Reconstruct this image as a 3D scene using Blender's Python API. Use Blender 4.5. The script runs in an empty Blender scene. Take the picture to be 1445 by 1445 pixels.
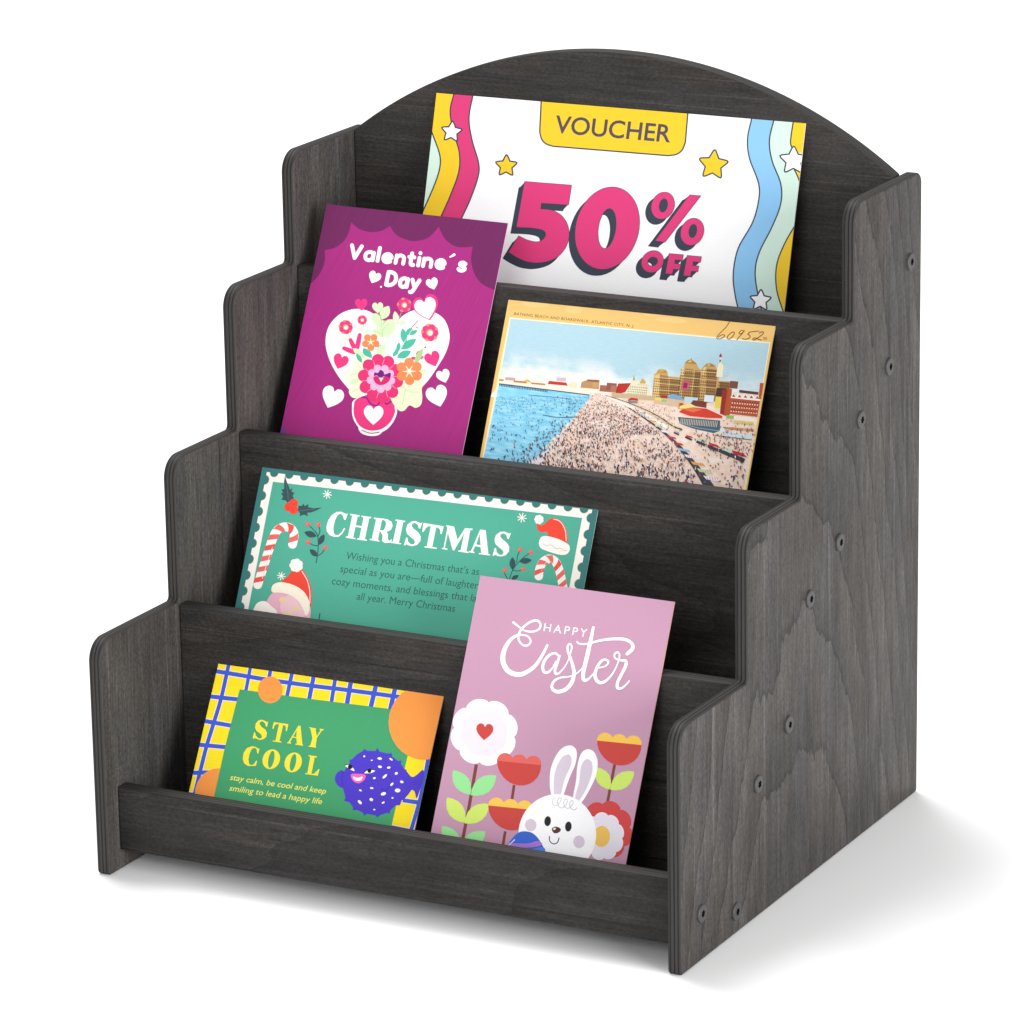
import bpy, bmesh, math, random
from mathutils import Vector, Matrix
from mathutils.geometry import tessellate_polygon

random.seed(7)
SC = bpy.context.scene
COL = SC.collection
PI = math.pi

# ------------------------------------------------------------------ camera
cam_data = bpy.data.cameras.new('camera')
cam = bpy.data.objects.new('camera', cam_data)
COL.objects.link(cam)
cam.location = (0.95372, -1.67569, 0.74565)
cam.rotation_euler = (1.290769, 0.016531, 0.480181)
cam_data.sensor_width = 36.0
cam_data.lens = 6461.07 / 1445 * 36.0
cam_data.clip_start = 0.05
cam_data.clip_end = 200
SC.camera = cam

# ------------------------------------------------------------------ studio light
world = bpy.data.worlds.new('World')
SC.world = world
world.use_nodes = True
bg = world.node_tree.nodes['Background']
bg.inputs['Color'].default_value = (1, 1, 1, 1)
bg.inputs['Strength'].default_value = 0.53

def area_light(name, loc, target, size, size_y, power, color=(1, 1, 1)):
    d = bpy.data.lights.new(name, 'AREA')
    d.shape = 'RECTANGLE'
    d.size, d.size_y, d.energy, d.color = size, size_y, power, color
    o = bpy.data.objects.new(name, d)
    COL.objects.link(o)
    o.location = loc
    o.rotation_euler = (Vector(target) - Vector(loc)).to_track_quat('-Z', 'Y').to_euler()
    return o

area_light('fill_overhead', (-2.3, 1.7, 7.0), (0, 0.3, 0), 3.0, 3.0, 480)  # unseen lamp, added to whiten the ground and throw the shadow right
area_light('softbox_side', (2.6, -0.75, 0.62), (0.0, 0.1, 0.16), 1.7, 1.2, 84)
area_light('fill_front', (0.5, -3.4, 1.7), (0.0, 0.1, 0.16), 1.6, 1.6, 42)  # unseen frontal fill, added to even out the light on the cards

SC.view_settings.view_transform = 'Standard'
SC.view_settings.look = 'None'
SC.view_settings.exposure = 0.0
SC.view_settings.gamma = 1.0
SC.view_settings.use_curve_mapping = False

# ------------------------------------------------------------------ helpers
def lin(c):
    c /= 255.0
    return c / 12.92 if c <= 0.04045 else ((c + 0.055) / 1.055) ** 2.4

def rgb(h):
    h = h.lstrip('#')
    return tuple(lin(int(h[i:i + 2], 16)) for i in (0, 2, 4)) + (1.0,)

class Nodes:
    """small shorthand for building a node tree"""
    def __init__(self, name):
        self.m = bpy.data.materials.new(name)
        self.m.use_nodes = True
        self.t = self.m.node_tree
        self.bsdf = self.t.nodes['Principled BSDF']
    def n(self, kind, **kw):
        x = self.t.nodes.new(kind)
        for k, v in kw.items():
            setattr(x, k, v)
        return x
    def link(self, a, b):
        self.t.links.new(a, b)
    def val(self, sock, v):
        if hasattr(v, 'is_output'):
            self.link(v, sock)
        else:
            sock.default_value = v
    def math(self, op, a, b=0.0, c=None):
        x = self.n('ShaderNodeMath', operation=op)
        self.val(x.inputs[0], a); self.val(x.inputs[1], b)
        if c is not None:
            self.val(x.inputs[2], c)
        return x.outputs[0]
    def combine(self, x, y, z):
        c = self.n('ShaderNodeCombineXYZ')
        for s, v in zip(c.inputs, (x, y, z)):
            self.val(s, v)
        return c.outputs[0]
    def noise(self, vec, scale=1.0, detail=2.0, rough=0.5):
        x = self.n('ShaderNodeTexNoise')
        self.link(vec, x.inputs['Vector'])
        x.inputs['Scale'].default_value = scale
        x.inputs['Detail'].default_value = detail
        x.inputs['Roughness'].default_value = rough
        return x.outputs['Fac']
    def ramp(self, fac, stops, interp='LINEAR'):
        x = self.n('ShaderNodeValToRGB')
        x.color_ramp.interpolation = interp
        els = x.color_ramp.elements
        while len(els) < len(stops):
            els.new(0.5)
        for e, (p, c) in zip(els, stops):
            e.position = p
            e.color = c if len(c) == 4 else tuple(c) + (1,)
        self.link(fac, x.inputs['Fac'])
        return x.outputs['Color']
    def mix(self, fac, a, b, blend='MIX'):
        x = self.n('ShaderNodeMix', data_type='RGBA', blend_type=blend)
        self.val(x.inputs[0], fac); self.val(x.inputs[6], a); self.val(x.inputs[7], b)
        return x.outputs[2]
    def xyz(self):
        tc = self.n('ShaderNodeTexCoord')
        s = self.n('ShaderNodeSeparateXYZ')
        self.link(tc.outputs['Object'], s.inputs[0])
        return s.outputs

def mapr(N, v, a, b):
    """noise 0.25..0.75 to a..b"""
    x = N.n('ShaderNodeMapRange')
    N.link(v, x.inputs[0])
    x.inputs[1].default_value, x.inputs[2].default_value = 0.25, 0.75
    x.inputs[3].default_value, x.inputs[4].default_value = a, b
    return x.outputs[0]

WOOD = (0.0300, 0.0276, 0.0260)

def wood(name, grain, cross, seed, cathedral=True, centre=0.0, curve=24.0, step=30.0, gain=1.0, contrast=True):
    """dark stained plywood face; grain / cross are the object axes along and across the fibres"""
    N = Nodes(name)
    x = N.xyz()
    g, c = x[grain], x[cross]
    depth = x[3 - grain - cross]
    def vec(kc, kg, off=0.0):
        return N.combine(N.math('MULTIPLY', c, kc), N.math('MULTIPLY', g, kg), N.math('MULTIPLY_ADD', depth, 6.0, seed + off))
    fibre = mapr(N, N.noise(vec(1000, 40), 1.0, 3.0, 0.6), 0.70, 1.32)
    pores = mapr(N, N.noise(vec(820, 480, 3), 1.0, 3.0, 0.8), 0.48, 1.56)
    streak = mapr(N, N.noise(vec(150, 5, 7), 1.0, 3.0, 0.6), 0.74, 1.28)
    cloud = mapr(N, N.noise(vec(34, 14, 11), 1.0, 3.0, 0.65), 0.68, 1.33)
    f = N.math('MULTIPLY', N.math('MULTIPLY', fibre, pores), N.math('MULTIPLY', streak, cloud))
    if cathedral:
        d = N.math('SUBTRACT', c, centre)
        par = N.math('MULTIPLY', N.math('MULTIPLY', d, d), curve)
        big = N.math('MULTIPLY', N.math('SUBTRACT', N.noise(vec(21, 7, 17) if contrast else vec(34, 2.5, 17), 1.0, 1.5, 0.5), 0.5), 0.10 if contrast else 0.16)
        jag = N.math('MULTIPLY', N.math('SUBTRACT', N.noise(vec(110, 22, 23), 1.0, 2.5, 0.6), 0.5), 0.034 if contrast else 0.012)
        h = N.math('ADD', N.math('ADD', g, par), N.math('ADD', big, jag))
        saw = N.math('FRACT', N.math('MULTIPLY', h, step))
        band = N.ramp(saw, [(0.0, (0.52 if contrast else 0.74,) * 3), (0.03, (0.60 if contrast else 0.80,) * 3), (0.08, (0.86 if contrast else 0.93,) * 3), (0.55, (1.0,) * 3), (0.93, (1.2 if contrast else 1.1,) * 3), (1.0, (1.24 if contrast else 1.12,) * 3)])
        bw = N.n('ShaderNodeRGBToBW'); N.link(band, bw.inputs[0])
        f = N.math('MULTIPLY', f, bw.outputs[0])
    hair = N.noise(vec(520, 4, 53), 1.0, 2.0, 0.5)
    hl = N.n('ShaderNodeMapRange'); N.link(hair, hl.inputs[0])
    hl.inputs[1].default_value, hl.inputs[2].default_value, hl.inputs[3].default_value, hl.inputs[4].default_value = 0.60, 0.74, 1.0, 1.55
    crack = N.noise(vec(430, 7, 67), 1.0, 2.0, 0.5)
    dk = N.n('ShaderNodeMapRange'); N.link(crack, dk.inputs[0])
    dk.inputs[1].default_value, dk.inputs[2].default_value, dk.inputs[3].default_value, dk.inputs[4].default_value = 0.64, 0.76, 1.0, 0.45
    f = N.math('MULTIPLY', f, N.math('MULTIPLY', hl.outputs[0], dk.outputs[0]))
    f = N.math('MULTIPLY', f, gain)
    warm = mapr(N, N.noise(vec(60, 12, 31), 1.0, 2.0, 0.5), 0.0, 1.0)
    base = N.mix(warm, (WOOD[0] * 1.06, WOOD[1], WOOD[2] * 0.93, 1), (WOOD[0] * 0.97, WOOD[1], WOOD[2] * 1.06, 1))
    gx = N.combine(f, f, f)
    N.link(N.mix(1.0, base, gx, 'MULTIPLY'), N.bsdf.inputs['Base Color'])
    N.link(mapr(N, N.noise(vec(300, 40, 41), 1.0, 2.0, 0.5), 0.50, 0.66), N.bsdf.inputs['Roughness'])
    N.bsdf.inputs['Specular IOR Level'].default_value = 0.20
    bump = N.n('ShaderNodeBump')
    bump.inputs['Strength'].default_value = 0.22
    bump.inputs['Distance'].default_value = 0.0004
    N.link(f, bump.inputs['Height'])
    N.link(bump.outputs[0], N.bsdf.inputs['Normal'])
    return N.m

def ply_edge(name, axis, thick, seed):
    """cut edge of the plywood: darker glue lines between the veneers, running along the edge"""
    N = Nodes(name)
    x = N.xyz()
    t = N.math('DIVIDE', x[axis], thick)
    o = [i for i in (0, 1, 2) if i != axis]
    v = N.combine(N.math('MULTIPLY', x[o[0]], 90), N.math('MULTIPLY', x[o[1]], 90), N.math('MULTIPLY_ADD', x[axis], 1500, seed))
    wob = N.math('MULTIPLY', N.math('SUBTRACT', N.noise(v, 1.0, 2.0, 0.5), 0.5), 0.05)
    lines = N.ramp(N.math('ADD', t, wob), [
        (0.0, (0.95,) * 3), (0.17, (0.9,) * 3), (0.21, (0.25,) * 3), (0.25, (0.28,) * 3), (0.30, (1.3,) * 3), (0.45, (1.25,) * 3),
        (0.49, (0.10,) * 3), (0.55, (0.12,) * 3), (0.59, (1.32,) * 3), (0.72, (1.2,) * 3), (0.77, (0.25,) * 3), (0.82, (0.28,) * 3), (0.87, (0.95,) * 3), (1.0, (1.0,) * 3)])
    grit = mapr(N, N.noise(v, 6.0, 3.0, 0.65), 0.72, 1.3)
    base = N.mix(1.0, (WOOD[0] * 0.9, WOOD[1] * 0.89, WOOD[2] * 0.88, 1), lines, 'MULTIPLY')
    N.link(N.mix(1.0, base, N.combine(grit, grit, grit), 'MULTIPLY'), N.bsdf.inputs['Base Color'])
    N.bsdf.inputs['Roughness'].default_value = 0.62
    N.bsdf.inputs['Specular IOR Level'].default_value = 0.28
    bump = N.n('ShaderNodeBump')
    bump.inputs['Strength'].default_value = 0.5
    bump.inputs['Distance'].default_value = 0.0004
    bw = N.n('ShaderNodeRGBToBW'); N.link(lines, bw.inputs[0])
    N.link(bw.outputs[0], bump.inputs['Height'])
    N.link(bump.outputs[0], N.bsdf.inputs['Normal'])
    return N.m

def plain(name, color, rough=0.5, spec=0.5, metal=0.0):
    N = Nodes(name)
    N.bsdf.inputs['Base Color'].default_value = color
    N.bsdf.inputs['Roughness'].default_value = rough
    N.bsdf.inputs['Specular IOR Level'].default_value = spec
    N.bsdf.inputs['Metallic'].default_value = metal
    return N.m

INKS = {}
def ink(hexcol, streaks=False):
    """printed colour on lightly grained card"""
    key = (hexcol, streaks)
    if key not in INKS:
        N = Nodes('ink')
        x = N.xyz()
        v = N.combine(x[0], x[1], x[2])
        g = mapr(N, N.noise(v, 1500.0, 3.0, 0.8), 0.93, 1.06)
        if streaks:
            u = N.combine(N.math('MULTIPLY', N.math('MULTIPLY_ADD', x[1], -0.32, x[0]), 900), N.math('MULTIPLY', x[1], 32), 0.0)
            g = N.math('MULTIPLY', g, mapr(N, N.noise(u, 1.0, 3.0, 0.6), 0.90, 1.10))
        N.link(N.mix(1.0, tuple(q * 0.91 for q in rgb(hexcol)[:3]) + (1.0,), N.combine(g, g, g), 'MULTIPLY'), N.bsdf.inputs['Base Color'])
        N.bsdf.inputs['Roughness'].default_value = 0.55
        N.bsdf.inputs['Specular IOR Level'].default_value = 0.22
        INKS[key] = N.m
    return INKS[key]

def link_obj(name, me, parent=None, loc=(0, 0, 0)):
    o = bpy.data.objects.new(name, me)
    COL.objects.link(o)
    o.parent = parent
    o.location = loc
    return o

def tag(o, label=None, cat=None, group=None, kind=None):
    for k, v in (('label', label), ('category', cat), ('group', group), ('kind', kind)):
        if v:
            o[k] = v
    return o

def smooth(me, deg=40):
    for p in me.polygons:
        p.use_smooth = True
    me.set_sharp_from_angle(angle=math.radians(deg))

# ------------------------------------------------------------------ ground
me = bpy.data.meshes.new('ground')
S = 40
me.from_pydata([(-S, -S, 0), (S, -S, 0), (S, S, 0), (-S, S, 0)], [], [(0, 1, 2, 3)])
N = Nodes('white_paper_sweep')
N.bsdf.inputs['Base Color'].default_value = (0.93, 0.93, 0.93, 1)
N.bsdf.inputs['Roughness'].default_value = 0.8
N.bsdf.inputs['Specular IOR Level'].default_value = 0.1
me.materials.append(N.m)
tag(link_obj('ground', me), kind='structure')

# ------------------------------------------------------------------ the rack
HALF, T, D = 0.150, 0.0066, 0.2654            # half width, side panel thickness, depth
STEP_Y = (0.0, 0.0700, 0.1281, 0.1864)        # front edges of the four steps
STEP_Z = (0.1137, 0.1828, 0.2518, 0.3060)     # their tops
B = 0.0080                                    # board thickness

rack = bpy.data.objects.new('card_rack', None)
COL.objects.link(rack)
rack.empty_display_size = 0.05
rack.location = (0, D / 2, 0)
tag(rack, 'dark stained four tier wooden card rack with stepped sides and arched back', 'display rack')
RO = Vector(rack.location)

def rounded(path):
    """path of (y, z, radius) corners -> polyline with arcs"""
    out = []
    n = len(path)
    for i, (y, z, r) in enumerate(path):
        p = Vector((y, z)); a = Vector(path[i - 1][:2]); b = Vector(path[(i + 1) % n][:2])
        if r <= 0:
            out.append(p); continue
        u, v = (a - p).normalized(), (b - p).normalized()
        ang = u.angle(v)
        d = r / math.tan(ang / 2)
        s, e = p + u * d, p + v * d
        c = p + (u + v).normalized() * (r / math.sin(ang / 2))
        a0 = math.atan2(s.y - c.y, s.x - c.x); a1 = math.atan2(e.y - c.y, e.x - c.x)
        da = (a1 - a0 + PI) % (2 * PI) - PI
        k = 10
        for j in range(k + 1):
            t = a0 + da * j / k
            out.append(Vector((c.x + r * math.cos(t), c.y + r * math.sin(t))))
    return out

def slab(outline, axis, thick, bevel, mats):
    """extrude a 2-D outline along an axis (0 -> outline is y,z; 1 -> x,z; 2 -> x,y), soften its rims"""
    bm = bmesh.new()
    def co(p, t):
        q = [0, 0, 0]
        o = [i for i in (0, 1, 2) if i != axis]
        q[o[0]], q[o[1]], q[axis] = p[0], p[1], t
        return q
    lo = [bm.verts.new(co(p, 0)) for p in outline]
    hi = [bm.verts.new(co(p, thick)) for p in outline]
    n = len(outline)
    caps = [bm.faces.new(lo), bm.faces.new(hi)]
    for i in range(n):
        bm.faces.new((lo[i], lo[(i + 1) % n], hi[(i + 1) % n], hi[i]))
    bmesh.ops.recalc_face_normals(bm, faces=bm.faces)
    rims = [e for f in caps for e in f.edges]
    if bevel:
        bmesh.ops.bevel(bm, geom=rims, offset=bevel, segments=3, profile=0.5, affect='EDGES', clamp_overlap=True)
    bm.normal_update()
    for f in bm.faces:
        f.material_index = 0 if abs(f.normal[axis]) > 0.72 else 1
    me = bpy.data.meshes.new('slab')
    bm.to_mesh(me); bm.free()
    for m in mats:
        me.materials.append(m)
    smooth(me, 35)
    return me

prof = [(0, 0, 0.0022)]
for k in range(4):
    prof.append((STEP_Y[k], STEP_Z[k], 0.0105))
    if k < 3:
        prof.append((STEP_Y[k + 1], STEP_Z[k], 0.0022))
prof += [(D, STEP_Z[3], 0.0055), (D, 0, 0.0018)]
prof = rounded(prof)
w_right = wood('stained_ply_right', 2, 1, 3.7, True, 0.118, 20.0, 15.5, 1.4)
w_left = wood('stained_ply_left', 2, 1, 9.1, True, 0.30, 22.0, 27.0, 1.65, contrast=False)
e_side = ply_edge('ply_edge_side', 0, T, 2.0)
side_panels = []
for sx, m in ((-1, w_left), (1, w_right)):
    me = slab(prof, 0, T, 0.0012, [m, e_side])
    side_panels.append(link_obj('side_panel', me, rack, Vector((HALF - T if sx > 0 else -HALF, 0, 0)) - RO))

IN = HALF - T - 0.0001
def board(name, y, z0, z1, seed, bevel=0.0011, cathedral=False, gain=1.0):
    m = wood('stained_ply_board', 0, 2, seed, True, cathedral or 0.5, 30.0, 9.0, gain, contrast=False)
    e = ply_edge('ply_edge_board', 1, B, seed)
    me = slab([(-IN, z0), (IN, z0), (IN, z1), (-IN, z1)], 1, B, bevel, [m, e])
    return link_obj(name, me, rack, Vector((0, y, 0)) - RO)

RAIL_Y = 0.0098
DIV_Y = (0.0692, 0.1283, 0.1876)
DIV_Z = (0.1123, 0.1816, 0.2506)
SHELF_Z = (0.015, 0.085, 0.155, 0.225)
board('front_rail', RAIL_Y, 0.0098, 0.0408, 5.3, cathedral=0.06, gain=0.72)  # rail wood colour darkened to offset the side light it catches
for k in range(3):
    board('divider', DIV_Y[k], SHELF_Z[k] - B, DIV_Z[k], 12.9 + 4.7 * k, cathedral=(0.16, 0.10, 0.30)[k])
fronts = (RAIL_Y,) + DIV_Y
backs = DIV_Y + (0.2466,)
for k in range(4):
    y0, y1 = fronts[k] + B + 0.0001, backs[k] - 0.0001
    me = slab([(-IN, y0), (IN, y0), (IN, y1), (-IN, y1)], 2, B, 0, [wood('stained_ply_shelf', 0, 1, 40.0 + k, False), ply_edge('ply_edge_shelf', 2, B, 1.0 + k)])
    link_obj('shelf', me, rack, Vector((0, 0, SHELF_Z[k] - B)) - RO)

# arched back panel
sag, zs = 0.0485, 0.3062
Rr = (IN * IN + sag * sag) / (2 * sag)
arc = [(-IN, 0.008), (IN, 0.008)]
a0 = math.asin(IN / Rr)
for j in range(65):
    t = a0 - 2 * a0 * j / 64
    arc.append((Rr * math.sin(t), zs + sag - Rr + Rr * math.cos(t)))
me = slab(arc, 1, B, 0.0009, [wood('stained_ply_back', 0, 2, 71.0, False, gain=0.97), ply_edge('ply_edge_back', 1, B, 8.0)])
link_obj('back_panel', me, rack, Vector((0, 0.2466, 0)) - RO)

# screws on the right-hand side panel
def screw_mesh():
    bm = bmesh.new()
    n = 36
    rows = [(4.15, 0.0, 0), (4.15, 0.75, 0), (3.75, 1.15, 0), (2.0, 1.25, 0), (1.0, 1.2, 1), (1.0, 0.2, 1)]
    rings = []
    for r, x, lobe in rows:
        ring = []
        for i in range(n):
            t = 2 * PI * i / n
            q = (1.62 + 0.22 * math.cos(6 * t)) if lobe else r
            ring.append(bm.verts.new((x / 1000, q * math.cos(t) / 1000, q * math.sin(t) / 1000)))
        rings.append(ring)
    for k in range(len(rings) - 1):
        for i in range(n):
            f = bm.faces.new((rings[k][i], rings[k][(i + 1) % n], rings[k + 1][(i + 1) % n], rings[k + 1][i]))
            f.material_index = 1 if k >= 4 else 0
    f = bm.faces.new(rings[-1]); f.material_index = 1
    bmesh.ops.recalc_face_normals(bm, faces=bm.faces)
    me = bpy.data.meshes.new('screw')
    bm.to_mesh(me); bm.free()
    me.materials.append(plain('blackened_steel', (0.06, 0.058, 0.058, 1), 0.55, 0.3, 0.15))
    me.materials.append(plain('socket_black', (0.006, 0.006, 0.006, 1), 0.6, 0.2))
    smooth(me, 30)
    return me
screw_me = screw_mesh()
for y, z in ((.2512, .2657), (.2266, .2211), (.1937, .2036), (.1699, .1514), (.1365, .1337), (.1131, .0810), (.0800, .0632), (.0563, .0108), (.0203, .0224)):
    s = link_obj('screw', screw_me, side_panels[1], (T, y, z))
    s.rotation_euler = (random.uniform(0, 6), 0, 0)

# ------------------------------------------------------------------ printed cards
def text_tris(body, weight=0.0, shear=0.0, spacing=1.0):
    """outline text with the built-in font; returns verts, tris, cap height"""
    def build(s):
        c = bpy.data.curves.new('lettering', 'FONT')
        c.body, c.size, c.resolution_u = s, 1.0, 4
        c.offset, c.shear, c.space_character = weight, shear, spacing
        c.fill_mode = 'FRONT'
        o = bpy.data.objects.new('lettering', c)
        COL.objects.link(o)
        bpy.context.view_layer.update()
        ev = o.evaluated_get(bpy.context.evaluated_depsgraph_get())
        m = ev.to_mesh()
        vs = [(v.co.x, v.co.y) for v in m.vertices]
        m.calc_loop_triangles()
        ts = [tuple(t.vertices) for t in m.loop_triangles]
        ev.to_mesh_clear()
        bpy.data.objects.remove(o)
        bpy.data.curves.remove(c)
        return vs, ts
    vs, ts = build(body)
    hv, _ = build('H')
    y0, y1 = min(p[1] for p in hv), max(p[1] for p in hv)
    return vs, ts, y0, y1

def spline(pts, closed=True, k=6):
    """Catmull-Rom through the points"""
    n = len(pts)
    out = []
    rng = range(n) if closed else range(n - 1)
    for i in rng:
        if closed:
            p0, p1, p2, p3 = pts[i - 1], pts[i], pts[(i + 1) % n], pts[(i + 2) % n]
        else:
            p0, p1, p2, p3 = pts[max(i - 1, 0)], pts[i], pts[i + 1], pts[min(i + 2, n - 1)]
        for j in range(k):
            t = j / k
            out.append(tuple(0.5 * (2 * b + (c - a) * t + (2 * a - 5 * b + 4 * c - d) * t * t + (3 * b - a - 3 * c + d) * t ** 3)
                             for a, b, c, d in zip(p0, p1, p2, p3)))
    if not closed:
        out.append(tuple(pts[-1]))
    return out

def ell(cx, cy, rx, ry=None, rot=0.0, n=28, slant=0.0):
    ry = rx if ry is None else ry
    c, s = math.cos(rot), math.sin(rot)
    o = []
    for i in range(n):
        t = 2 * PI * i / n
        x, y = rx * math.cos(t), ry * math.sin(t)
        x, y = c * x - s * y, s * x + c * y
        o.append((cx + x - slant * y, cy + y))
    return o

def scallop(cx, cy, r, petals, depth=0.16, rot=0.0, sq=1.0, n=12):
    """flower outline of round petals"""
    o = []
    for i in range(petals * n):
        t = 2 * PI * i / (petals * n)
        ph = (i % n) / n
        rr = r * (1 - depth + depth * math.sin(PI * ph) ** 0.6)
        o.append((cx + rr * math.cos(t + rot), cy + rr * math.sin(t + rot) * sq))
    return o

def petals(A, m, cx, cy, r, n, rot=0.0, sq=1.0, fat=1.0):
    """flower of round petals: overlapping discs about a middle"""
    q = math.sin(PI / n) * 1.08 * fat
    d = r / (1 + q)
    for i in range(n):
        a = rot + 2 * PI * i / n
        A.poly(m, ell(cx + d * math.cos(a), cy + d * sq * math.sin(a), d * q, n=18))
    A.poly(m, ell(cx, cy, d, d * sq))

def heart(cx, cy, s, rot=0.0):
    p = [(0, .36), (-.12, .52), (-.32, .54), (-.5, .38), (-.52, .12), (-.38, -.14), (-.16, -.36), (0, -.5), (.16, -.36), (.38, -.14), (.52, .12), (.5, .38), (.32, .54), (.12, .52)]
    q = spline(p[1:7], False, 4) + [p[7]] + spline(p[8:], False, 4) + [(0, .34)]
    c, t = math.cos(rot), math.sin(rot)
    return [(cx + s * (c * x + t * y), cy + s * (t * x - c * y)) for x, y in q]

def star(cx, cy, r, rot=0.0, inner=0.55):
    o = []
    for i in range(10):
        a = rot - PI / 2 + PI * i / 5
        q = r if i % 2 == 0 else r * inner
        if i % 2 == 0:
            for da, f in ((-0.10, 0.93), (0, 1.0), (0.10, 0.93)):
                o.append((cx + q * f * math.cos(a + da), cy + q * f * math.sin(a + da)))
        else:
            o.append((cx + q * math.cos(a), cy + q * math.sin(a)))
    return o

def leaf(p, q, w):
    """pointed leaf from p to q"""
    dx, dy = q[0] - p[0], q[1] - p[1]
    nx, ny = -dy * w, dx * w
    pts = []
    for sgn in (1, -1):
        for t in (0, .12, .3, .5, .7, .88) if sgn > 0 else (1, .88, .7, .5, .3, .12):
            b = math.sin(PI * t) ** 0.8 * 0.5 * sgn
            pts.append((p[0] + dx * t + nx * b, p[1] + dy * t + ny * b))
    return pts

# round-ended display lettering, drawn as strokes on a unit cap height
PEN_LETTERS = {
    'V': (.60, [[(0, .95), (.30, .10), (.60, .95)]]), 'l': (0, [[(0, .98), (0, .08)]]), 'i': (0, [[(0, .60), (0, .08)], [(0, .93), (0, .94)]]),
    'a': (.50, [[(.48, .40), (.42, .58), (.24, .63), (.06, .52), (.02, .34), (.08, .14), (.25, .06), (.42, .14), (.48, .32)], [(.50, .60), (.50, .08)]]),
    'e': (.50, [[(.06, .36), (.28, .36), (.49, .37), (.46, .52), (.28, .63), (.08, .53), (.02, .35), (.08, .15), (.26, .06), (.46, .13)]]),
    'n': (.46, [[(0, .60), (0, .08)], [(0, .40), (.08, .55), (.24, .63), (.42, .54), (.46, .36), (.46, .08)]]),
    't': (.32, [[(.13, .86), (.13, .50), (.14, .20), (.20, .08), (.32, .08)], [(0, .60), (.30, .60)]]),
    's': (.42, [[(.40, .55), (.24, .63), (.08, .57), (.06, .46), (.20, .37), (.36, .30), (.41, .18), (.28, .07), (.12, .07), (.01, .15)]]),
    'D': (.58, [[(0, .93), (0, .08)], [(0, .93), (.24, .93), (.48, .80), (.58, .50), (.48, .22), (.24, .08), (0, .08)]]),
    'y': (.48, [[(0, .60), (.24, .12)], [(.48, .60), (.30, .18), (.18, -.10), (.08, -.22), (0, -.22)]])}

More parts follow.
